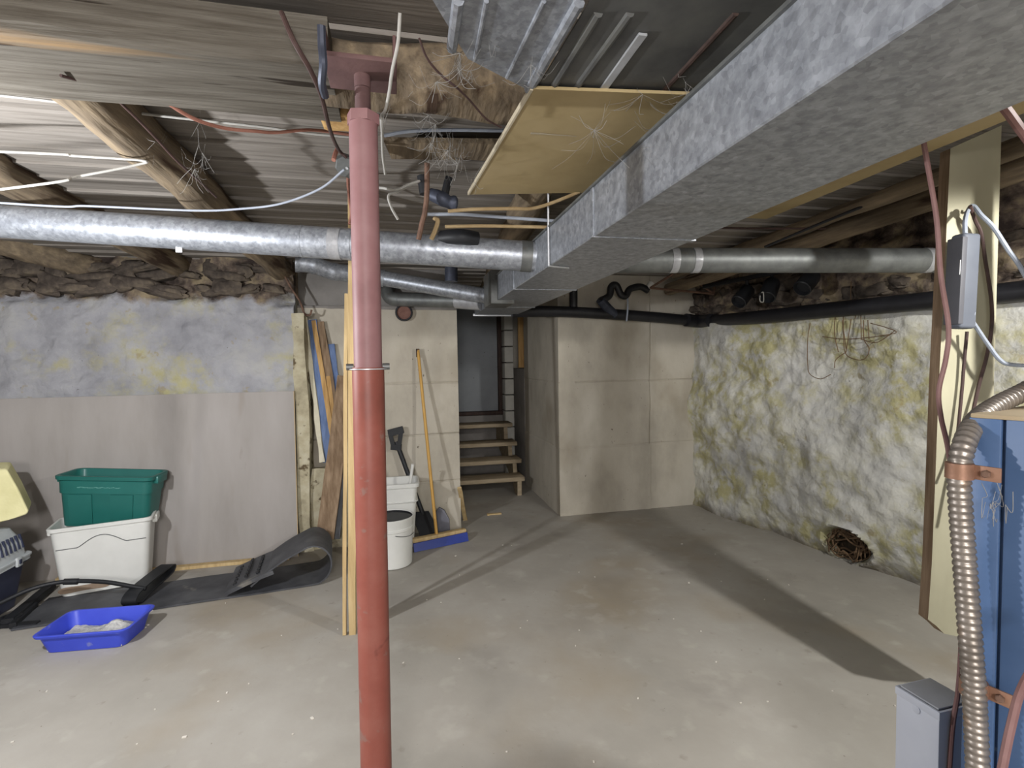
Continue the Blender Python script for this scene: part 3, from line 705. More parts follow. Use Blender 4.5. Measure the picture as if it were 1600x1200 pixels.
br = mk('wire_bracket', join(*[tube(p, .010, 6, 2) for p in ([PV(1016, 450, 4.0), PV(1115, 459, 4.0)], [PV(1115, 459, 4.0), PV(1072, 428, 4.0)], [PV(1016, 450, 4.0), PV(1052, 428, 4.0)], [PV(1115, 459, 4.0), PV(1117, 444, 4.0)])]), MT['rust']); tag(br, 'rusty triangular wire bracket under the right round duct', 'bracket')
trk = mk('light_track', box(hitwall(1180, 432, PR0, PR1, .30), dR, nR, UP, 1.1, .035, .03, .003), MT['black']); tag(trk, 'black track holding three spotlights behind the right round duct', 'track')
for (px, py, tilt, lab) in ((1162, 462, .75, 'black can spotlight nearest the inner corner'), (1203, 452, .45, 'black can spotlight with a small white clip, middle of three'), (1262, 440, .8, 'black can spotlight nearest the cream plank, right of three')):
    c = hitwall(px, py, PR0, PR1, .32); axd = (Vector((-.75, -.1, 0))*tilt + Vector((0, -.25, -.55))).normalized()
    s_ = thing('spotlight', lab, 'spotlight', c, 'track spotlights on the right wall')
    a0 = axd.cross(UP).normalized()
    mk('can', lathe(c-axd*.085, [(.03, 0), (.05, .012), (.056, .03), (.058, .165), (.052, .17), (.045, .14)], 24, axd, a0), MT['black'], s_)
    mk('stem', join(cyl(c-axd*.05, c+UP*.10-axd*.05, .012, 10), box(c-axd*.05+UP*.10, dR, nR, UP, .06, .03, .03, .004)), MT['black'], s_)
    if abs(px-1203) < 3:
        cc = P(1190, 464, c.y-.09)
        mk('clip', tube([cc+UP*.03, cc+UP*.03+Vector((.012, 0, 0)), cc+Vector((.014, 0, -.03)), cc+Vector((-.004, 0, -.035)), cc+Vector((-.012, 0, -.02)), cc+Vector((-.010, 0, .01))], .004, 6, 5), MT['whitecable'], s_)
# dry roots hanging below the drain pipe
def wpt(px, py, off=.03): return hitwall(px, py, PR0, PR1, off+.09)
rts = [[(1266, 505), (1262, 530), (1262, 570), (1266, 585), (1282, 592), (1298, 585)], [(1318, 490), (1318, 520), (1321, 552), (1338, 562), (1352, 560), (1358, 545), (1350, 530), (1349, 500)],
       [(1322, 550), (1306, 562), (1304, 575)], [(1316, 500), (1322, 545)], [(1330, 498), (1322, 550)], [(1345, 490), (1346, 530)], [(1356, 500), (1358, 530)], [(1285, 526), (1320, 530), (1360, 527)],
       [(1360, 505), (1385, 512), (1400, 520), (1360, 527)], [(1306, 480), (1304, 520), (1310, 550)], [(1330, 440), (1330, 470), (1340, 480), (1336, 498)], [(1345, 530), (1370, 535), (1398, 517)]]
ro = mk('dry_roots', join(*[tube([wpt(*p) for p in r_], .0028, 5, 5) for r_ in rts]), MT['root'], kind='stuff'); tag(ro, 'thin dry roots and wires hanging over the right whitewashed wall', 'roots')

# ------------------------------------------------------------------ cables
def cable(name, label, path, r, mat, cat='cable', par=None):
    o = mk(name, tube([P(*p) for p in path], r, 8, 8), MT[mat], par)
    return tag(o, label, cat) if label else o
cable('hanging_cable', 'thick pinkish brown cable hanging in front of the cream plank to the floor', [(1475, -20, 1.0), (1455, 66, 1.02), (1438, 125, 1.05), (1437, 180, 1.08), (1448, 250, 1.1), (1463, 340, 1.12), (1470, 430, 1.12), (1482, 510, 1.12), (1478, 560, 1.12), (1467, 610, 1.12), (1470, 650, 1.12), (1481, 700, 1.12), (1492, 780, 1.12), (1503, 900, 1.12), (1502, 1000, 1.12), (1497, 1080, 1.12), (1488, 1140, 1.12), (1480, 1260, 1.12)], .0050, 'redcable')
cable('hanging_cable', 'pinkish grey cable slanting down at the top right corner', [(1470, -20, .8), (1512, 66, .85), (1545, 135, .9), (1575, 175, .93), (1602, 212, .96), (1660, 290, 1.0)], .0080, 'redcable')
cable('hanging_cable', 'pinkish cable crossing the blue cabinet at the lower right', [(1650, 985, .74), (1600, 1068, .70), (1580, 1133, .68), (1560, 1230, .66)], .0055, 'redcable')
cable('white_cable', 'taut white cable across the ceiling at the upper left', [(-900, 60, 1.5), (0, 149, 1.62), (225, 178, 1.7), (400, 197, 1.76), (480, 208, 1.8), (545, 214, 1.83)], .0045, 'whitecable')
cable('white_cable', 'white cable forked at the log joist, upper left', [(-900, 205, 1.7), (0, 237, 1.76), (120, 244, 1.78), (222, 251, 1.80), (212, 258, 1.80), (120, 276, 1.75), (0, 296, 1.7), (-900, 400, 1.6)], .0042, 'whitecable')
cable('white_cable', 'thin grey cable drooping from the junction box along the round duct', [(-900, 250, 1.9), (0, 317, 2.02), (140, 322, 2.05), (305, 329, 2.1), (380, 326, 2.05), (440, 318, 2.0), (500, 295, 1.95), (538, 265, 1.9)], .0042, 'greycable')
cable('orange_cable', 'orange brown cable sagging below the hewn beam at upper left', [(215, 120, 1.38), (250, 152, 1.45), (300, 184, 1.52), (350, 200, 1.6), (400, 205, 1.66), (430, 207, 1.7), (480, 203, 1.74), (515, 206, 1.78), (545, 210, 1.8)], .0055, 'orangecable')
cable('brown_cable', 'thin reddish cord running along the knotty log joist', [(95, 118, 1.3), (160, 138, 1.42), (200, 172, 1.5), (240, 212, 1.62), (275, 250, 1.75), (310, 282, 1.9), (338, 308, 2.05)], .0040, 'darkcable')
cable('dark_cable', 'brown twin cable falling from the beam to the grey junction box', [(440, 20, 1.2), (460, 66, 1.15), (485, 110, 1.2), (502, 150, 1.28), (512, 190, 1.42), (520, 215, 1.62), (530, 235, 1.84), (541, 246, 1.88)], .0058, 'darkcable')
cable('black_pipe_stub', 'short dark blue grey pipe hanging left of the post plate', [(502, 40, 1.12), (503, 72, 1.13), (505, 100, 1.13), (503, 130, 1.16), (508, 150, 1.2)], .009, 'bluecast', 'pipe')
cable('white_cable', 'frayed white cord dropping right of the red post', [(625, 20, 1.15), (622, 66, 1.18), (613, 110, 1.22), (608, 145, 1.27), (602, 172, 1.32), (596, 182, 1.36), (597, 205, 1.4), (598, 240, 1.5), (602, 272, 1.6)], .0040, 'whitecable')
cable('dark_cable', 'thin dark wire across the round log right of the red post', [(655, 60, 1.12), (668, 92, 1.16), (690, 118, 1.2), (715, 138, 1.23), (735, 158, 1.3), (760, 186, 1.38), (783, 199, 1.45)], .0026, 'darkcable')
cable('grey_conduit', 'straight grey conduit between the red post and the tan panel', [(600, 212, 1.75), (640, 205, 1.76), (700, 203, 1.78), (783, 204, 1.8), (840, 205, 1.82)], .0062, 'greycable', 'conduit')
cable('white_cable', 'double white cable curving from the post to the black valve', [(576, 268, 2.43), (588, 290, 2.15), (600, 294, 1.92), (620, 296, 1.95), (640, 288, 1.98), (655, 283, 2.0), (640, 290, 2.0), (620, 300, 1.98), (607, 306, 1.97), (612, 325, 1.98), (622, 343, 2.0)], .0050, 'whitecable')
cable('tan_pipe', 'tan flexible pipe bending towards the trunk duct, upper of three', [(700, 330, 2.0), (740, 327, 2.02), (800, 326, 2.05), (830, 326, 2.08), (860, 318, 2.1), (905, 300, 2.12)], .0070, 'yellowpipe', 'pipe')
cable('tan_pipe', 'grey pipe ending at the trunk duct, middle of three', [(668, 335, 2.1), (720, 335, 2.12), (780, 339, 2.15), (850, 344, 2.18), (900, 348, 2.2)], .0070, 'greycable', 'pipe')
cable('tan_pipe', 'tan straight pipe just above the round duct, lowest of three', [(696, 354, 2.1), (760, 353, 2.15), (856, 355, 2.2)], .0070, 'yellowpipe', 'pipe')
cable('rusty_pipe', 'rusty vertical pipe among the plumbing right of the red post', [(667, 255, 2.05), (667, 300, 2.06), (664, 330, 2.08), (659, 350, 2.1), (654, 374, 2.12)], .0105, 'rust', 'pipe')
cable('rusty_pipe', 'short tan pipe elbow above the round duct by the valve', [(678, 340, 2.14), (684, 345, 2.14), (680, 360, 2.15), (674, 374, 2.16)], .0095, 'yellowpipe', 'pipe')
cable('thin_rod', 'thin wire rod under the tan board on the right', [(1108, 356, 3.0), (1180, 357, 3.0), (1290, 357, 3.0)], .006, 'darkcable', 'rod')
cable('dark_conduit', 'dark conduit along the yellowish log joist on the right', [(1195, 386, 3.1), (1280, 350, 2.85), (1400, 302, 2.5), (1490, 268, 2.3)], .008, 'blackpipe', 'conduit')
cable('red_string', 'reddish string tied from the log end down the wall edge', [(440, 422, 3.8), (455, 450, 3.84), (468, 470, 3.86), (476, 490, 3.86), (484, 492, 3.86), (487, 484, 3.86)], .0075, 'rust', 'string')
cable('orange_cable', 'short orange brown cable down the top of the tall pine stud', [(545, 262, 1.95), (544, 285, 2.2), (546, 310, 2.38), (549, 335, 2.42), (546, 350, 2.40)], .007, 'orangecable')
# junction box
jb = thing('junction_box', 'grey octagonal junction box left of the red post', 'junction box', P(541, 262, 1.9))
cjb = P(542, 256, 1.95); toc = (CAM-cjb).normalized(); toc = (toc+UP*-.6).normalized()
mk('box_body', lathe(cjb, [(.042, 0), (.044, .03), (.040, .034)], 8, toc, Vector((1, 0, 0))), MT['galv_dull'], jb, smooth=False)
mk('cover_screw', lathe(cjb+toc*.033, [(.006, 0), (.005, .004)], 8, toc, Vector((1, 0, 0))), MT['alu'], jb)
o = mk('orange_wire_stub', tube([P(521, 250, 1.86), P(524, 240, 1.88), P(528, 232, 1.9)], .008, 8, 4), MT['orangecable']); tag(o, 'short orange wire stub left of the junction box', 'wire')
vl_ = thing('black_valve', 'black cast valve with blue grey body among the plumbing', 'valve', P(690, 300, 2.1))
mk('valve_flange', tube([P(660, 275, 2.12), P(662, 290, 2.12), P(664, 303, 2.12)], .022, 12, 4), MT['black'], vl_)
mk('valve_body', tube([P(672, 303, 2.13), P(690, 310, 2.12), P(702, 316, 2.13), P(714, 318, 2.14)], [.024, .026, .028, .028, .03, .03, .028, .026, .025, .028, .030, .03, .022], 14, 4), MT['bluecast'], vl_)
mk('valve_neck', tube([P(695, 305, 2.12), P(698, 290, 2.12), P(702, 277, 2.12)], .016, 10, 4), MT['black'], vl_)
o = mk('black_hose_stub', tube([P(690, 372, 2.35), P(720, 370, 2.32), P(745, 374, 2.35)], .035, 12, 5), MT['black']); tag(o, 'black rounded pipe fitting just behind the round duct', 'pipe')
o = mk('blue_pipe', cyl(P(705, 418, 3.6), P(705, 440, 3.6), .045, 16), MT['bluecast']); tag(o, 'short blue grey pipe behind the round duct above the small ducts', 'pipe')
o = thing('wall_pipe_stub', 'rusty capped pipe stub on the concrete wall under the small ducts', 'pipe', PV(631, 490, 4.25))
c = PV(631, 489, 4.27); mk('ring', sweep([c-EV*.03+(EU*math.cos(a)+UP*math.sin(a))*.062 for a in np.linspace(0, 2*math.pi, 25)[:-1]], .008, 8, closed=True), MT['black'], o); mk('core', lathe(c, [(.058, 0), (.058, -.02), (.03, -.012)], 20, EV, EU), MT['stainconc'], o)

# ------------------------------------------------------------------ left clutter
def FZ(px, py, z=0.0): return PZ(px, py, z)
# grey sheet leaning flat against the stone wall
u_r = UV(PV(461, 700, 4.02))[0]; zt_ = PV(461, 611, 4.04).z
sh = thing('grey_sheet', 'large grey sheet board leaning flat against the left whitewashed wall', 'board', R(u_r-1.22, 3.9, 0))
V = [R(u_r-2.44, 3.985, .0), R(u_r, 3.985, 0), R(u_r, 4.035, zt_), R(u_r-2.44, 4.035, zt_)]
mk('board_face', extrude(V, EV*.014), [MT['sheet']], sh, smooth=False)
mk('side_edge', box(R(u_r+.002, 4.018, zt_/2), EU, (EV), (UP+EV*.042).normalized(), .004, .016, zt_, 0), MT['sheet_edge'], sh)
o = mk('floor_cleat', plank(R(u_r-1.5, 3.955, .012), R(u_r-.05, 3.955, .012), EV, .05, .022), MT['pine']); tag(o, 'thin pale wood strip on the floor at the foot of the grey sheet', 'strip')

def tub(c, ex, ey, zb, lb, wb_, lt, wt, h, th, cr=.05, rim=.018, rimh=.02, rows=6, side=None):
    """tapered rounded-rectangle tub as one shell"""
    def rr_(l, w_, z, n=6, crn=None):
        q = []; crn = crn or cr; crn = min(crn, l/2*.9, w_/2*.9)
        for (sx, sy, a0) in ((1, 1, 0), (-1, 1, 90), (-1, -1, 180), (1, -1, 270)):
            for k in range(n+1):
                a = math.radians(a0+90*k/n); q.append(c+ex*(sx*(l/2-crn)+math.cos(a)*crn)+ey*(sy*(w_/2-crn)+math.sin(a)*crn)+UP*z)
        return q
    L = []
    mid = lambda t: (lb+(lt-lb)*t, wb_+(wt-wb_)*t, zb+h*t)
    L.append(rr_(lb*.97, wb_*.96, zb))
    for i in range(rows+1):
        t = i/rows*(1-rimh/h); a = mid(max(t, .01)); L.append(rr_(*a))
    a = mid(1-rimh/h); L.append(rr_(a[0]+2*rim, a[1]+2*rim, a[2])); L.append(rr_(lt+2*rim, wt+2*rim, zb+h-.003)); L.append(rr_(lt+2*rim-.006, wt+2*rim-.006, zb+h))
    L.append(rr_(lt-2*th+.006, wt-2*th+.006, zb+h)); L.append(rr_(lt-2*th, wt-2*th, zb+h-.004))
    L.append(rr_(lb-2*th, wb_-2*th, zb+th*2)); L.append(rr_(lb*.9-2*th, wb_*.85-2*th, zb+th))
    n = len(L[0]); V = [p for q in L for p in q]; F = []
    for i in range(len(L)-1):
        for k in range(n): F.append((i*n+k, i*n+(k+1) % n, (i+1)*n+(k+1) % n, (i+1)*n+k))
    F.append(tuple(range(n))[::-1]); F.append(tuple((len(L)-1)*n+k for k in range(n)))
    return V, F
# white tote
pa, pbx = FZ(70, 828, .45), FZ(240, 806, .45)
ex = (pbx-pa); ex.z = 0; Lw = ex.length; ex.normalize(); ey = Vector((-ex.y, ex.x, 0))
cw = (pa+pbx)/2 + ey*.13; cw.z = 0; Z0 = .012
wt_ = thing('white_tote', 'white plastic storage tote with arched groove, green tote nested in it', 'storage tote', cw)
mk('tub', tub(cw, ex, ey, Z0, Lw-.10, .23, Lw-.03, .29, .438, .004, .04, .012, .022), MT['whiteplastic'], wt_)
# arched groove line on the front
pts = []
for s in np.linspace(-.46, .46, 41):
    zz = .315 + (0 if abs(s) > .25 else .062*(math.cos(s/.25*math.pi)*.5+.5)**.6)
    t_ = (zz-Z0)/.438; wloc_ = (.23+(.29-.23)*t_)/2; l_ = (Lw-.10)+(.07)*t_
    pts.append(cw+ex*(s*l_)-ey*(wloc_+.0005)+UP*zz)
mk('arched_groove', sweep(pts, .0028, 6), MT['galv_dull'], wt_, label='grey arched groove line')
st_ = []
for a_ in np.linspace(0, 2*math.pi, 22)[:-1]: st_.append(cw-ex*(.10-.13*math.cos(a_))-ey*(.1195+.0005*math.sin(a_))+UP*(.055+.022*math.sin(a_)+.006*math.sin(3*a_)))
mk('brown_stain', extrude(st_, -ey*.0035), MT['brownstain'], wt_, label='brown stain near the foot', smooth=False)
for s in (1, -1): mk('handle', box(cw+ex*s*(Lw/2-.004)+UP*.415, ex, ey, UP, .03, .13, .05, .008), MT['whiteplastic'], wt_)
# green tote, tipped a little to the right
def tub_up(c, ex, ey, up, *a, **k):
    V, F = tub(Vector((0, 0, 0)), Vector((1, 0, 0)), Vector((0, 1, 0)), *a, **k)
    return [c+ex*q.x+ey*q.y+up*q.z for q in V], F
gl, gr = FZ(82, 743, .745), FZ(239, 746, .70)
exg = (gr-gl); Lg = exg.length; exg.normalize(); eyg = UP.cross(exg).normalized(); ug = exg.cross(eyg); HG = .335
cg = (gl+gr)/2+eyg*.117-ug*HG
gt = thing('green_tote', 'dark green plastic storage tote stacked inside the white one', 'storage tote', cg)
g0b, g1b, w0b, w1b = Lg-.075, Lg-.04, .17, .235
mk('tub', tub_up(cg, exg, eyg, ug, 0, g0b, w0b, g1b, w1b, HG, .004, .045, .016, .024), MT['green'], gt)
at_g = lambda z: (g0b+(g1b-g0b)*z/HG, w0b+(w1b-w0b)*z/HG)
za, zb_ = HG-.115, HG-.03
mk('band', tub_up(cg, exg, eyg, ug, za, at_g(za)[0]+.012, at_g(za)[1]+.012, at_g(zb_)[0]+.008, at_g(zb_)[1]+.008, zb_-za, .008, .045, .0, .004, 2), MT['green'], gt)
for s, wd in ((-.26, .155), (.20, .155)):
    q = [(.02, at_g(.02)), (za-.006, at_g(za-.006))]
    V = [cg+exg*((s+k*wd/2/.6)*q[e][1][0])-eyg*(q[e][1][1]/2+.001)+ug*q[e][0] for e, k in ((0, -1), (0, 1), (1, 1), (1, -1))]
    mk('raised_panel', extrude(V, -eyg*.006), MT['green'], gt, smooth=False)
sc_ = []
for k in range(22):
    x_ = -.33+k*.026; c_ = cg+exg*x_*g1b*.8-eyg*(at_g(.255)[1]/2+.0065)+ug*(.262+random.uniform(-.003, .003))
    sc_.append(box(c_, exg, eyg, ug, random.uniform(.008, .02), .0012, random.uniform(.002, .006), 0))
mk('scuff_marks', join(*sc_), MT['scuff'], gt, kind='stuff', label='row of pale scuffs below the rim')
for sg_ in (1, -1): mk('handle', box(cg+exg*sg_*(Lg/2-.006)+ug*(HG-.03), exg, eyg, ug, .03, .13, .05, .008), MT['green'], gt)

# pet carrier at the left edge with a foam cushion on it
a, b = FZ(48, 861, .30), FZ(-40, 907, .30); cx = (b-a); cx.z = 0; cx.normalize(); cy = Vector((cx.y, -cx.x, 0)); cy = cy if cy.x < 0 else -cy
cc = a + cx*.26 + cy*.15; cc.z = 0
pc = thing('pet_carrier', 'grey and navy pet carrier at the left edge, foam cushion on top', 'pet carrier', cc)
mk('base', tub(cc, cx, cy, .006, .40, .22, .50, .29, .27, .006, .05, .012, .02), MT['carrier_base'], pc)
mk('rim', tub(cc, cx, cy, .268, .53, .33, .53, .33, .035, .02, .05, .006, .012, 2), MT['carrier_top'], pc)
def hood(c, ex, ey, l0, w0, l1, w1, z0, z1):
    g = tub(c, ex, ey, 0, l0, w0, l0, w0, .1, .004)
    bm = bmesh.new(); V = []; F = []
    lv = []
    for (l, w_, z, crn) in ((l0, w0, z0, .05), (l0*.97, w0*.95, z0+(z1-z0)*.5, .05), (l1, w1, z1-.02, .05), (l1*.96, w1*.94, z1, .05), (l1*.8, w1*.7, z1+.008, .04)):
        q = []
        for (sx, sy, a0) in ((1, 1, 0), (-1, 1, 90), (-1, -1, 180), (1, -1, 270)):
            for k in range(6):
                a_ = math.radians(a0+18*k); q.append(c+ex*(sx*(l/2-crn)+math.cos(a_)*crn)+ey*(sy*(w_/2-crn)+math.sin(a_)*crn)+UP*z)
        lv.append(q)
    n = 24; V = [p for q in lv for p in q]
    for i in range(4):
        for k in range(n): F.append((i*n+k, i*n+(k+1) % n, (i+1)*n+(k+1) % n, (i+1)*n+k))
    F += [tuple(range(n))[::-1], tuple(4*n+k for k in range(n))]
    return V, F
mk('hood', hood(cc, cx, cy, .50, .30, .42, .23, .30, .475), MT['carrier_top'], pc)
sl = []
for k in range(9):
    s = -.20+k*.034
    b_ = cc+cx*s-cy*.150+UP*.345; t_ = cc+cx*s*.97-cy*.135+UP*.43
    sl.append(plank(b_, t_, cx, .0065, .012, 2, 0))
mk('vent_slots', join(*sl), MT['carrier_base'], pc, label='dark vertical vent slots')
mk('latch', box(cc-cx*.12-cy*.172+UP*.285, cx, cy, UP, .045, .014, .055, .004), MT['carrier_top'], pc)
mk('latch', box(cc-cx*.12-cy*.180+UP*.285, cx, cy, UP, .02, .006, .026, .002), MT['carrier_base'], pc)
fy = P(45, 801, 3.0).y
fq = [P(-80, 735, 2.92), P(10, 733, 2.95), P(28, 764, 2.96), P(44, 798, 2.96), P(43, 804, 2.96), P(28, 809, 2.93), P(0, 816, 2.88), P(-80, 838, 2.78)]
g = extrude(fq, Vector((-.10, .13, .02)))
fo = mk('foam_cushion', g, MT['foam']); bv = fo.modifiers.new('soft', 'BEVEL'); bv.width = .012; bv.segments = 3
tag(fo, 'cream foam slab resting on the pet carrier at the left edge', 'cushion')

# black plastic toboggan
tf = FZ(505, 915); tb_ = FZ(14, 990)
tx = (FZ(500, 914)-FZ(20, 986)); tx.z = 0; tx.normalize(); ty = Vector((-tx.y, tx.x, 0))
W = .40
front = FZ(490, 916); cfr = front+ty*W/2; cfr.z = 0
back_len = (FZ(490, 916)-FZ(18, 986)).length
sl_ = thing('toboggan', 'worn black plastic toboggan with a curled end lying by the grey sheet', 'toboggan', cfr-tx*.8)
path = [cfr-tx*(back_len-s)+UP*(.0075+.002*math.sin(s*9)) for s in np.linspace(0, back_len-.01, 20)]
curl = []
rc = .125
for k in range(1, 13):
    an = -math.pi/2+math.pi*1.08*k/12; curl.append(cfr+tx*math.cos(an)*rc*.9+UP*(.008+rc+math.sin(an)*rc))
endp = cfr-tx*.36+UP*.055
t0_ = curl[-1]; 
tail = [t0_.lerp(endp, k/6)+UP*.02*math.sin(math.pi*k/6) for k in range(1, 7)]
mk('deck', strip(path+curl+tail, ty, W, .010), MT['sled'], sl_, angle=50)
pd0 = cfr-tx*.23+UP*.128; pd1 = cfr-tx*.50+UP*.035
pad = strip(catmull([pd0, cfr-tx*.34+UP*.095, pd1], 5), ty, W+.01, .024)
po = mk('ribbed_pad', pad, MT['sled'], sl_, angle=50, label='ribbed end pad with rows of slots')
nn = (pd0-pd1).normalized(); 
sg = []
for r_ in range(3):
    for k in range(6):
        c_ = pd1.lerp(pd0, .16+.24*r_)+ty*((k-2.5)*.055)+UP*.016+UP*(.018 if r_ == 1 else .01*(r_ > 1))
        sg.append(box(c_, nn, ty, nn.cross(ty), .018, .032, .010, .002))
for q_ in sg: mk('slot', q_, MT['black'], po)
# strap loop across the deck
l0, l1 = FZ(205, 942, .03), FZ(262, 903, .03); ld = (l1-l0); ld.z = 0; Ll = ld.length; ld.normalize(); lx = Vector((ld.y, -ld.x, 0)); lx = lx if lx.x > 0 else -lx
lpath = [l0+UP*-.018, l0+UP*.02-ld*.02, l0+UP*.055+ld*.03, l0+ld*(Ll*.5)+UP*.075, l1+UP*.085, l1+UP*.06+ld*.02, l1-ld*.03+UP*.035, l0+ld*(Ll*.4)+UP*.012, l0+ld*.03+UP*-.016]
mk('strap_loop', strip(catmull(lpath, 6), lx, .085, .008), MT['black'], sl_, angle=50, label='raised black loop across the deck')
# curved handle with folding frame
hb_ = thing('tube_handle', 'black curved tubular handle arching in front of the white tote', 'handle', FZ(60, 960))
hp_ = [P(-60, 968, 2.72), P(0, 942, 2.80), P(50, 920, 2.88), (P(100, 909, 2.96)), P(160, 909, 3.0), P(205, 916, 3.02), P(228, 920, 3.03)]
mk('tube', tube(hp_, .0125, 12, 8), MT['black'], hb_)
i0, i1 = P(100, 909, 2.96), P(122, 908.5, 2.98); mk('sleeve', cyl(i0, i1, .018, 14), MT['black'], hb_)
mk('hinge_arm', join(plank(FZ(12, 972, .03), FZ(80, 915, .03), Vector((1, 0, 0)), .05, .035), plank(FZ(20, 978, .02), FZ(55, 945, .02), Vector((1, 0, 0)), .03, .03)), MT['black'], hb_)
mk('pivot_ring', lathe(FZ(16, 973, .005), [(.05, 0), (.052, .035), (.03, .04), (.028, .032)], 24), MT['black'], hb_)
mk('front_bar', plank(FZ(-2, 978, .012), FZ(60, 974, .012), ty, .03, .02), MT['black'], hb_)

# blue litter tray
fl_, fr_, brr, bl_ = FZ(53, 992, .107), FZ(205, 980, .107), FZ(235, 947, .107), FZ(107, 955, .107)
bx = (fr_-fl_); bx.z = 0; Lb = bx.length; bx.normalize(); by = Vector((-bx.y, bx.x, 0)); cb = (fl_+fr_+brr+bl_)/4; cb.z = 0
lt_ = thing('litter_tray', 'blue plastic litter tray on the floor in front of the toboggan', 'tray', cb)
mk('tub', tub(cb, bx, by, .002, Lb-.075, .21, Lb-.025, .265, .103, .003, .04, .012, .014), MT['blueplastic'], lt_)
NU, NW = 26, 14; V, F = [], []
for j in range(NW+1):
    for i in range(NU+1):
        x_, y_ = (i/NU-.5), (j/NW-.5)
        h = .034+.014*noise.noise(Vector((x_*5, y_*5, 2)))+.050*math.exp(-((x_-.22)/.2)**2-((y_-.10)/.26)**2)+.004*noise.noise(Vector((x_*30, y_*20, 0)))
        V.append(cb+bx*x_*(Lb-.10)+by*y_*.20+UP*max(h, .007))
for j in range(NW):
    for i in range(NU): F.append((j*(NU+1)+i, j*(NU+1)+i+1, (j+1)*(NU+1)+i+1, (j+1)*(NU+1)+i))
n_ = len(V); rg = [i for i in range(NU+1)]+[j*(NU+1)+NU for j in range(1, NW+1)]+[NW*(NU+1)+i for i in range(NU-1, -1, -1)]+[j*(NU+1) for j in range(NW-1, 0, -1)]
V += [Vector((V[k].x, V[k].y, .006)) for k in rg]; m_ = len(rg)
F += [(rg[(k+1) % m_], rg[k], n_+k, n_+(k+1) % m_) for k in range(m_)]; F.append(tuple(n_+k for k in range(m_)))
li = mk('cat_litter', (V, F), MT['litter'], kind='stuff'); tag(li, 'grey clay litter heaped in the blue tray', 'litter')

# ------------------------------------------------------------------ leaning boards
def leaning(name, label, b, t, wid, th, mat, wd=None, cat='board', group=None, taper=1):
    o = mk(name, plank(P(*b) if isinstance(b, tuple) else b, P(*t) if isinstance(t, tuple) else t, wd or EU, wid, th, 8, .0025, taper), MT[mat]); return tag(o, label, cat, group)
G = 'boards leaning on the concrete wall'
b1 = thing('leaning_board', 'blue board with chipped white edge, leftmost of the leaning boards', 'board', PV(511, 727, 4.10), G)
mk('board_face', plank(PV(513, 722, 4.10), PV(487, 500, 4.225), EU, .075, .02, 8, .003), MT['bluepaint'], b1)
mk('white_edge', plank(PV(504, 722, 4.085), PV(477, 496, 4.215), EU, .034, .03, 10, .006), MT['whitechip'], b1, label='chipped white painted edge')
b2 = thing('leaning_board', 'brown board with pale edge right of the blue leaning board', 'board', PV(528, 722, 4.12), G)
mk('board_face', plank(PV(536, 722, 4.115), PV(500, 503, 4.24), EU, .060, .022, 8, .003), MT['greywood'], b2)
mk('pale_edge', plank(PV(526, 722, 4.10), PV(490, 501, 4.225), EU, .034, .024, 8, .002), MT['rawwood'], b2)
leaning('leaning_board', 'short blue board with bent nails between brown leaning boards', PV(530, 650, 4.17), PV(516, 538, 4.24), .062, .022, 'bluepaint', group=G)
leaning('leaning_board', 'short pale stick with a pointed top among the leaning boards', PV(524, 690, 4.12), PV(513, 588, 4.19), .040, .022, 'rawwood', group=G, taper=.7)
leaning('leaning_board', 'wide rough brown plank slanting behind the two upright studs', PV(508, 842, 3.93), PV(541, 588, 4.14), .125, .03, 'greywood', group=G)
leaning('leaning_board', 'narrow dark grey board behind the wide rough brown plank', PV(526, 842, 3.98), PV(540, 640, 4.18), .05, .022, 'sled', group=G)
o = leaning('upright_stud', 'thin pale strip standing just left of the tall pine stud', FZ(538, 992, .002), (541, 459, 2.79), .020, .016, 'pine', group='pine studs by the red post')
bpos = FZ(551, 987, .002)
o = leaning('upright_stud', 'tall pine stud rising to the ceiling behind the red post', bpos, (550, 296, 2.52), .036, .062, 'pine', group='pine studs by the red post')
o = leaning('wood_wedge', 'small slanted wood offcut at the concrete wall corner', FZ(727, 812, .005), (718, 762, 4.22), .035, .02, 'pine', cat='offcut')

# ------------------------------------------------------------------ bucket, bin, tools
cbk = FZ(606, 893); cbk = cbk + Vector((0, .14, 0))*(1); cbk.z = .003
rbk = 34/800*cbk.y
bk = thing('white_bucket', 'white plastic pail on the floor behind the red post', 'bucket', cbk)
H = P(606, 806, cbk.y).z-.0
mk('pail', lathe(cbk, [(rbk*.86, 0), (rbk*.90, .006), (rbk*.97, H*.74), (rbk*1.0, H*.75), (rbk*1.0, H*.80), (rbk*.98, H*.81), (rbk*1.0, H-.02), (rbk*1.02, H-.012), (rbk*1.02, H-.002), (rbk*.985, H), (rbk*.95, H-.01), (rbk*.88, .03), (rbk*.3, .02)], 36), MT['whiteplastic'], bk)
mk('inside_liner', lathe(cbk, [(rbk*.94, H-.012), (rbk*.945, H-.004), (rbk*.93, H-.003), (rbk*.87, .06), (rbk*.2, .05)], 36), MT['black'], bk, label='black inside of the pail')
to = (CAM-cbk); to.z = 0; to.normalize()
sd2 = Vector((to.y*-1, to.x, 0)); sd2 = sd2 if sd2.x < 0 else -sd2
hk = P(609, 834, cbk.y-.13)
mk('handle_boss', lathe(hk, [(.016, -.01), (.016, .008), (.008, .011)], 14, to, UP), MT['rust'], bk)
arcp = [cbk+UP*(H*.72)+(to*math.cos(a)-sd2*math.sin(a))*(rbk*1.01)-UP*.03*math.sin(a*1.5) for a in np.linspace(.15, 1.35, 12)]
mk('wire_handle', sweep(arcp, .0022, 6), MT['galv_dull'], bk)
cbn = P(616, 800, 3.92); cbn.z = .003
bn_ = thing('white_bin', 'white rectangular waste bin against the concrete wall with a stick in it', 'bin', cbn)
Hn = P(640, 757, 3.80).z
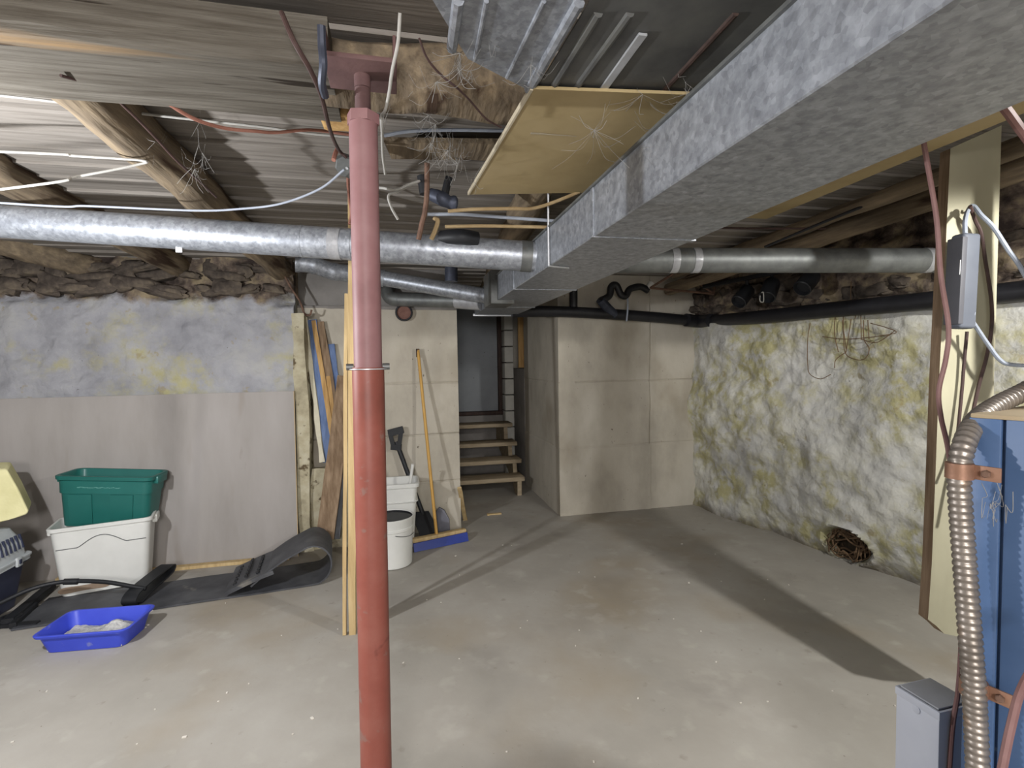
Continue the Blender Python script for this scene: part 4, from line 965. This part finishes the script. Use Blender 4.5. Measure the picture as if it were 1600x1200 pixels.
mk('tub', tub(cbn, EU, EV, .003, .28, .20, .36, .27, Hn-.003, .004, .04, .014, .03), MT['whiteplastic'], bn_)
mk('band', tub(cbn, EU, EV, Hn-.15, .345, .258, .362, .272, .012, .02, .04, .0, .004, 2), MT['whiteplastic'], bn_)
o = mk('white_stick', cyl(Vector((cbn.x+.06, cbn.y, .06)), P(645, 725, 3.86), .012, 10), MT['whiteplastic']); tag(o, 'short white stick poking out of the white bin', 'stick')
o = mk('cardboard_box', join(box(P(612, 826, 3.66)+UP*.0, EU, EV, UP, .15, .10, .30, .002)), MT['cardboard']); tag(o, 'small brown cardboard box between the white pail and bin', 'box')
o.location.z = .002
shv = thing('black_shovel', 'black shovel with a squared grip leaning behind the white bin', 'shovel', P(655, 830, 4.05))
s0, s1_ = P(619, 690, 4.12), P(664, 812, 4.08)
mk('shaft', cyl(s0, s1_, .019, 12), MT['black'], shv)
mk('grip', join(plank(P(607, 677, 4.11), P(630, 671, 4.12), UP, .055, .035, 3, 0), plank(P(609, 675, 4.11), P(615, 700, 4.115), EU, .034, .03, 3, 0), plank(P(627, 672, 4.12), P(623, 700, 4.115), EU, .034, .03, 3, 0), plank(P(611, 698, 4.115), P(627, 699, 4.115), UP, .045, .035, 3, 0)), MT['black'], shv)
mk('blade', strip(catmull([P(655, 800, 4.08), P(664, 818, 4.02), P(672, 838, 3.96)], 5), EU, .15, .012), MT['black'], shv)
brm = thing('push_broom', 'push broom with a long yellow wooden handle and cobalt blue head', 'broom', FZ(686, 842))
h0, h1 = FZ(643, 850, .05), FZ(727, 833, .05)
hd = (h1-h0).normalized(); hn = Vector((hd.y, -hd.x, 0))
mk('handle', cyl((h0+h1)/2+UP*.02-hd*.02, P(653, 547, 4.17), .0125, 12), MT['handlewood'], brm)
mk('grip_tip', cyl(P(653, 558, 4.168), P(652.6, 545, 4.172), .0145, 12), MT['jamb'], brm)
mk('head_block', box((h0+h1)/2+UP*.025-hn*.0, hd, hn, UP, (h1-h0).length, .05, .03, .006), MT['pine'], brm)
mk('blue_blade', extrude([h0+hn*.028+UP*.012, h1+hn*.028+UP*.018, h1+hn*.050-UP*.046, h0+hn*.050-UP*.046], hn*.010), MT['cobalt'], brm, smooth=False)
spd = thing('spade', 'dull grey spade blade standing behind the push broom head', 'spade', FZ(690, 842))
q = [P(683, 833, 4.17), P(703, 829, 4.17), P(702, 812, 4.19), P(694, 797, 4.205), P(686, 793, 4.205), P(681, 800, 4.2)]
mk('blade', extrude(q, Vector((0, .012, .003))), MT['steelblade'], spd, smooth=False)

# ------------------------------------------------------------------ right foreground
cl = P(1517, 650, .90); e1 = Vector((.48, -.877, 0)); e2 = Vector((.877, .48, 0))
cz = cl.z
bc = thing('blue_cabinet', 'blue enamelled steel cabinet at the right edge, conduit clamped to it', 'cabinet', Vector((cl.x, cl.y, 0))+e1*.3+e2*.25)
mk('body', box(Vector((cl.x, cl.y, cz/2))+e1*.35+e2*.30, e1, e2, UP, .70, .60, cz-.004, .004), MT['bluesteel'], bc)
mk('front_panel', box(Vector((cl.x, cl.y, cz/2))+e1*.374-e2*.003, e1, e2, UP, .65, .010, cz-.002, .0025), MT['bluesteel'], bc)
mk('corner_post', box(Vector((cl.x, cl.y, cz/2))+e1*.022-e2*.003, e1, e2, UP, .044, .010, cz-.002, .0025), MT['bluesteel'], bc)
mk('light_blocker', cyl((1.346, .952, cz), (1.346, .952, 2.3), .06, 28), MT['galv_dull'], bc, label='unseen grey cylinder added on the cabinet top to shade the red post')  # unseen cylinder added to keep the right bulb's light off the post
mk('top_trim', box(Vector((cl.x, cl.y, cz+.002))+e1*.35+e2*.24, e1, e2, UP, .695, .50, .008, .002), MT['cardboard'], bc, label='dusty tan top edge')
# flexible conduit
def conduit(pts, r, pitch):
    base_ = catmull(pts, 40); L = [0]
    for i in range(1, len(base_)): L.append(L[-1]+(base_[i]-base_[i-1]).length)
    n = int(L[-1]/pitch*4); out = []; j = 0
    for i in range(n+1):
        s = L[-1]*i/n
        while j < len(L)-2 and L[j+1] < s: j += 1
        out.append(base_[j].lerp(base_[j+1], (s-L[j])/max(L[j+1]-L[j], 1e-9)))
    rad = [r*(1+[.0, .11, .11, -.06][i % 4]) for i in range(n+1)]
    return sweep(out, rad, 14)
fc = thing('flexible_conduit', 'ribbed armoured flexible conduit running down beside the blue cabinet', 'conduit', Vector((P(1510, 900, .85).x, P(1510, 900, .85).y, .2)))
cp = [P(1640, 590, .98), P(1600, 612, .97), P(1560, 632, .95), P(1528, 655, .915), P(1508, 690, .875), P(1499, 735, .86), P(1500, 780, .86), P(1505, 850, .86), P(1511, 930, .855), P(1517, 1010, .85), P(1522, 1080, .85), P(1525, 1140, .85), P(1530, 1260, .84)]
mk('ribbed_hose', conduit(cp, .0155, .0118), MT['flex'], fc, angle=80)
for (px, py, sx_) in ((1499, 735, 1), (1521, 1074, 1)):
    c_ = P(px, py, .857); ov = P(px+36, py+3, .86)
    cla = join(cyl(c_-UP*.013, c_+UP*.013, .0195, 20), box(c_+e1*.032+Vector((.004, .004, 0)), e1, e2, UP, .044, .004, .024, .001), )
    k_ = mk('clamp', cla, MT['copper'], fc, label='copper coloured strap clamp')
    mk('bolt', lathe(c_+e1*.036+Vector((.004, .004, 0)), [(.0065, 0), (.0065, -.007), (.005, -.009)], 6, e2, UP), MT['rust'], k_, smooth=False)
# white switch box
wa = P(1400, 1068, 1.22); ztw = wa.z; g1 = PZ(1468, 1112, ztw); g0 = PZ(1400, 1070, ztw); g2 = PZ(1452, 1057, ztw)
x1 = (g1-g0); x1.z = 0; l1_ = x1.length; x1.normalize(); x2 = (g2-g0); x2.z = 0; l2_ = x2.length; x2 = Vector((-x1.y, x1.x, 0)); x2 = x2 if x2.dot(g2-g0) > 0 else -x2
l2_ = max(.10, (g2-g0).dot(x2))
cwb = g0+x1*l1_/2+x2*l2_/2
ws = thing('white_steel_box', 'white enamelled steel box standing before the blue cabinet', 'box', Vector((cwb.x, cwb.y, 0)))
mk('body', box(Vector((cwb.x, cwb.y, ztw/2)), x1, x2, UP, l1_, l2_, ztw-.004, .004), MT['whitesteel'], ws)
mk('lid', box(Vector((cwb.x, cwb.y, ztw-.001)), x1, x2, UP, l1_-.012, l2_-.012, .006, .001), MT['boxtop'], ws, label='dusty grey lid')
mk('knockout', lathe(PZ(1432, 1102, ztw-.045)*0+g0+x1*l1_*.5-UP*.028-x2*.0+x2*0, [(.009, .0), (.009, -.002), (.006, -.003)], 14, x2, UP), MT['whitesteel'], ws)
mk('body_seam', box(Vector((cwb.x, cwb.y, ztw-.012)), x1, x2, UP, l1_+.003, l2_+.003, .02, .002), MT['whitesteel'], ws)
# grey power supply hung on the plank
ps = thing('power_supply', 'grey plastic power supply block hanging from the nail on the cream plank', 'power supply', P(1500, 515, 1.87))
pt_, pb_ = P(1507, 366, 1.875), P(1499, 514, 1.875); axu = (pt_-pb_).normalized(); nx = (Vector((.83, .12, 0))).normalized(); nx = (nx-axu*nx.dot(axu)).normalized(); ny = axu.cross(nx); 
cps = (pt_+pb_)/2
mk('housing', box(cps+nx*.006, nx, ny, axu, .072, .055, (pt_-pb_).length, .012, 3), MT['brick_psu'], ps)
mk('side_panel', box(cps-nx*.028, nx, ny, axu, .022, .058, (pt_-pb_).length-.03, .004), MT['psu_side'], ps)
toc = -ny if (-ny).dot(CAM-cps) > 0 else ny
mk('label_sticker', box(P(1489, 420, 1.875)+toc*.0295-P(1489, 420, 1.875)*0, nx, ny, axu, .012, .002, .052, 0), MT['label'], ps, label='small white sticker')
mk('cord', tube([P(1508, 368, 1.875), P(1508, 345, 1.88), P(1513, 328, 1.90), P(1521, 322, 1.90), P(1533, 336, 1.88), P(1552, 355, 1.86), P(1575, 390, 1.84), P(1596, 420, 1.82), P(1640, 500, 1.8)], .0075, 8, 8), MT['greycable'], ps)
mk('lower_cord', tube([P(1515, 498, 1.875), P(1521, 488, 1.86), P(1519, 500, 1.86), P(1528, 515, 1.87), P(1545, 540, 1.87), P(1562, 562, 1.86), P(1582, 570, 1.85), P(1640, 572, 1.84)], .0070, 8, 8), MT['greycable'], ps)
cable('brown_cable', 'dark brown flex looped from the nail down the cream plank', [(1516, 322, 1.89), (1524, 345, 1.915), (1533, 365, 1.92), (1540, 410, 1.925), (1549, 470, 1.925), (1549, 515, 1.925), (1541, 560, 1.93), (1530, 600, 1.93), (1517, 660, 1.92), (1505, 730, 1.9), (1500, 800, 1.88)], .0065, 'darkcable')
cable('brown_cable', 'straight brown flex on the left half of the cream plank', [(1511, 518, 1.92), (1507, 560, 1.93), (1502, 620, 1.93), (1494, 700, 1.92), (1488, 740, 1.9)], .0055, 'darkcable')

# ------------------------------------------------------------------ small floor things and webs
o = mk('wood_splinter', plank(FZ(761, 804, .008), FZ(783, 802, .008), EV, .03, .012, 3, .003), MT['pine']); tag(o, 'pale wood splinter on the floor before the steps', 'splinter')
gs = []
for i in range(70):
    c_ = R(random.uniform(-1.6, 2.6), random.uniform(1.2, 4.0), .002); s_ = random.choice([.004, .005, .006, .010])
    a_ = random.uniform(0, 3.1); ex_ = Vector((math.cos(a_), math.sin(a_), 0))
    gs.append(box(c_, ex_, UP.cross(ex_), UP, s_*1.6, s_, .003, 0))
o = mk('floor_debris', join(*gs), MT['chalk'], kind='stuff', smooth=False); tag(o, 'scattered pale paint chips and grit on the concrete floor', 'debris')
def web(n, x0, x1, y0, y1, d0, d1, seed, label):
    rs = random.Random(seed); g = []
    hubs = [(rs.uniform(x0, x1), rs.uniform(y0, y1)) for _ in range(6)]
    for i in range(n):
        hx, hy = rs.choice(hubs); ex_, ey_ = hx+rs.uniform(-1, 1)*(x1-x0)*.32, hy+rs.uniform(-1, 1)*(y1-y0)*.45
        da, db = rs.uniform(d0, d1), rs.uniform(d0, d1)
        a_, b_ = P(hx, hy, da), P(ex_, ey_, db); m_ = a_.lerp(b_, .5)-UP*rs.uniform(.0, .03)+Vector((rs.uniform(-.01, .01), 0, 0))
        g.append(tube([a_, m_, b_], rs.choice([.00028, .00035, .0005]), 4, 5, False))
    o = mk('cobweb', join(*g), MT['web'], kind='stuff'); tag(o, label, 'cobweb')
web(90, 900, 1110, 85, 225, 1.25, 1.45, 1, 'dusty cobweb strung below the dark metal pan')
web(84, 600, 720, 165, 260, 1.4, 1.8, 2, 'tangled cobweb on the boards right of the red post')
web(70, 680, 830, 66, 140, 1.1, 1.3, 3, 'cobweb along the round log under the bright pan')
web(40, 690, 745, 220, 300, 1.7, 1.95, 4, 'small cobweb near the corner of the tan panel')
web(40, 240, 320, 180, 270, 1.7, 2.0, 5, 'cobweb beside the knotty log joist at upper left')
web(18, 1535, 1580, 735, 800, .83, .86, 6, 'cobweb strands on the blue cabinet by the upper clamp')
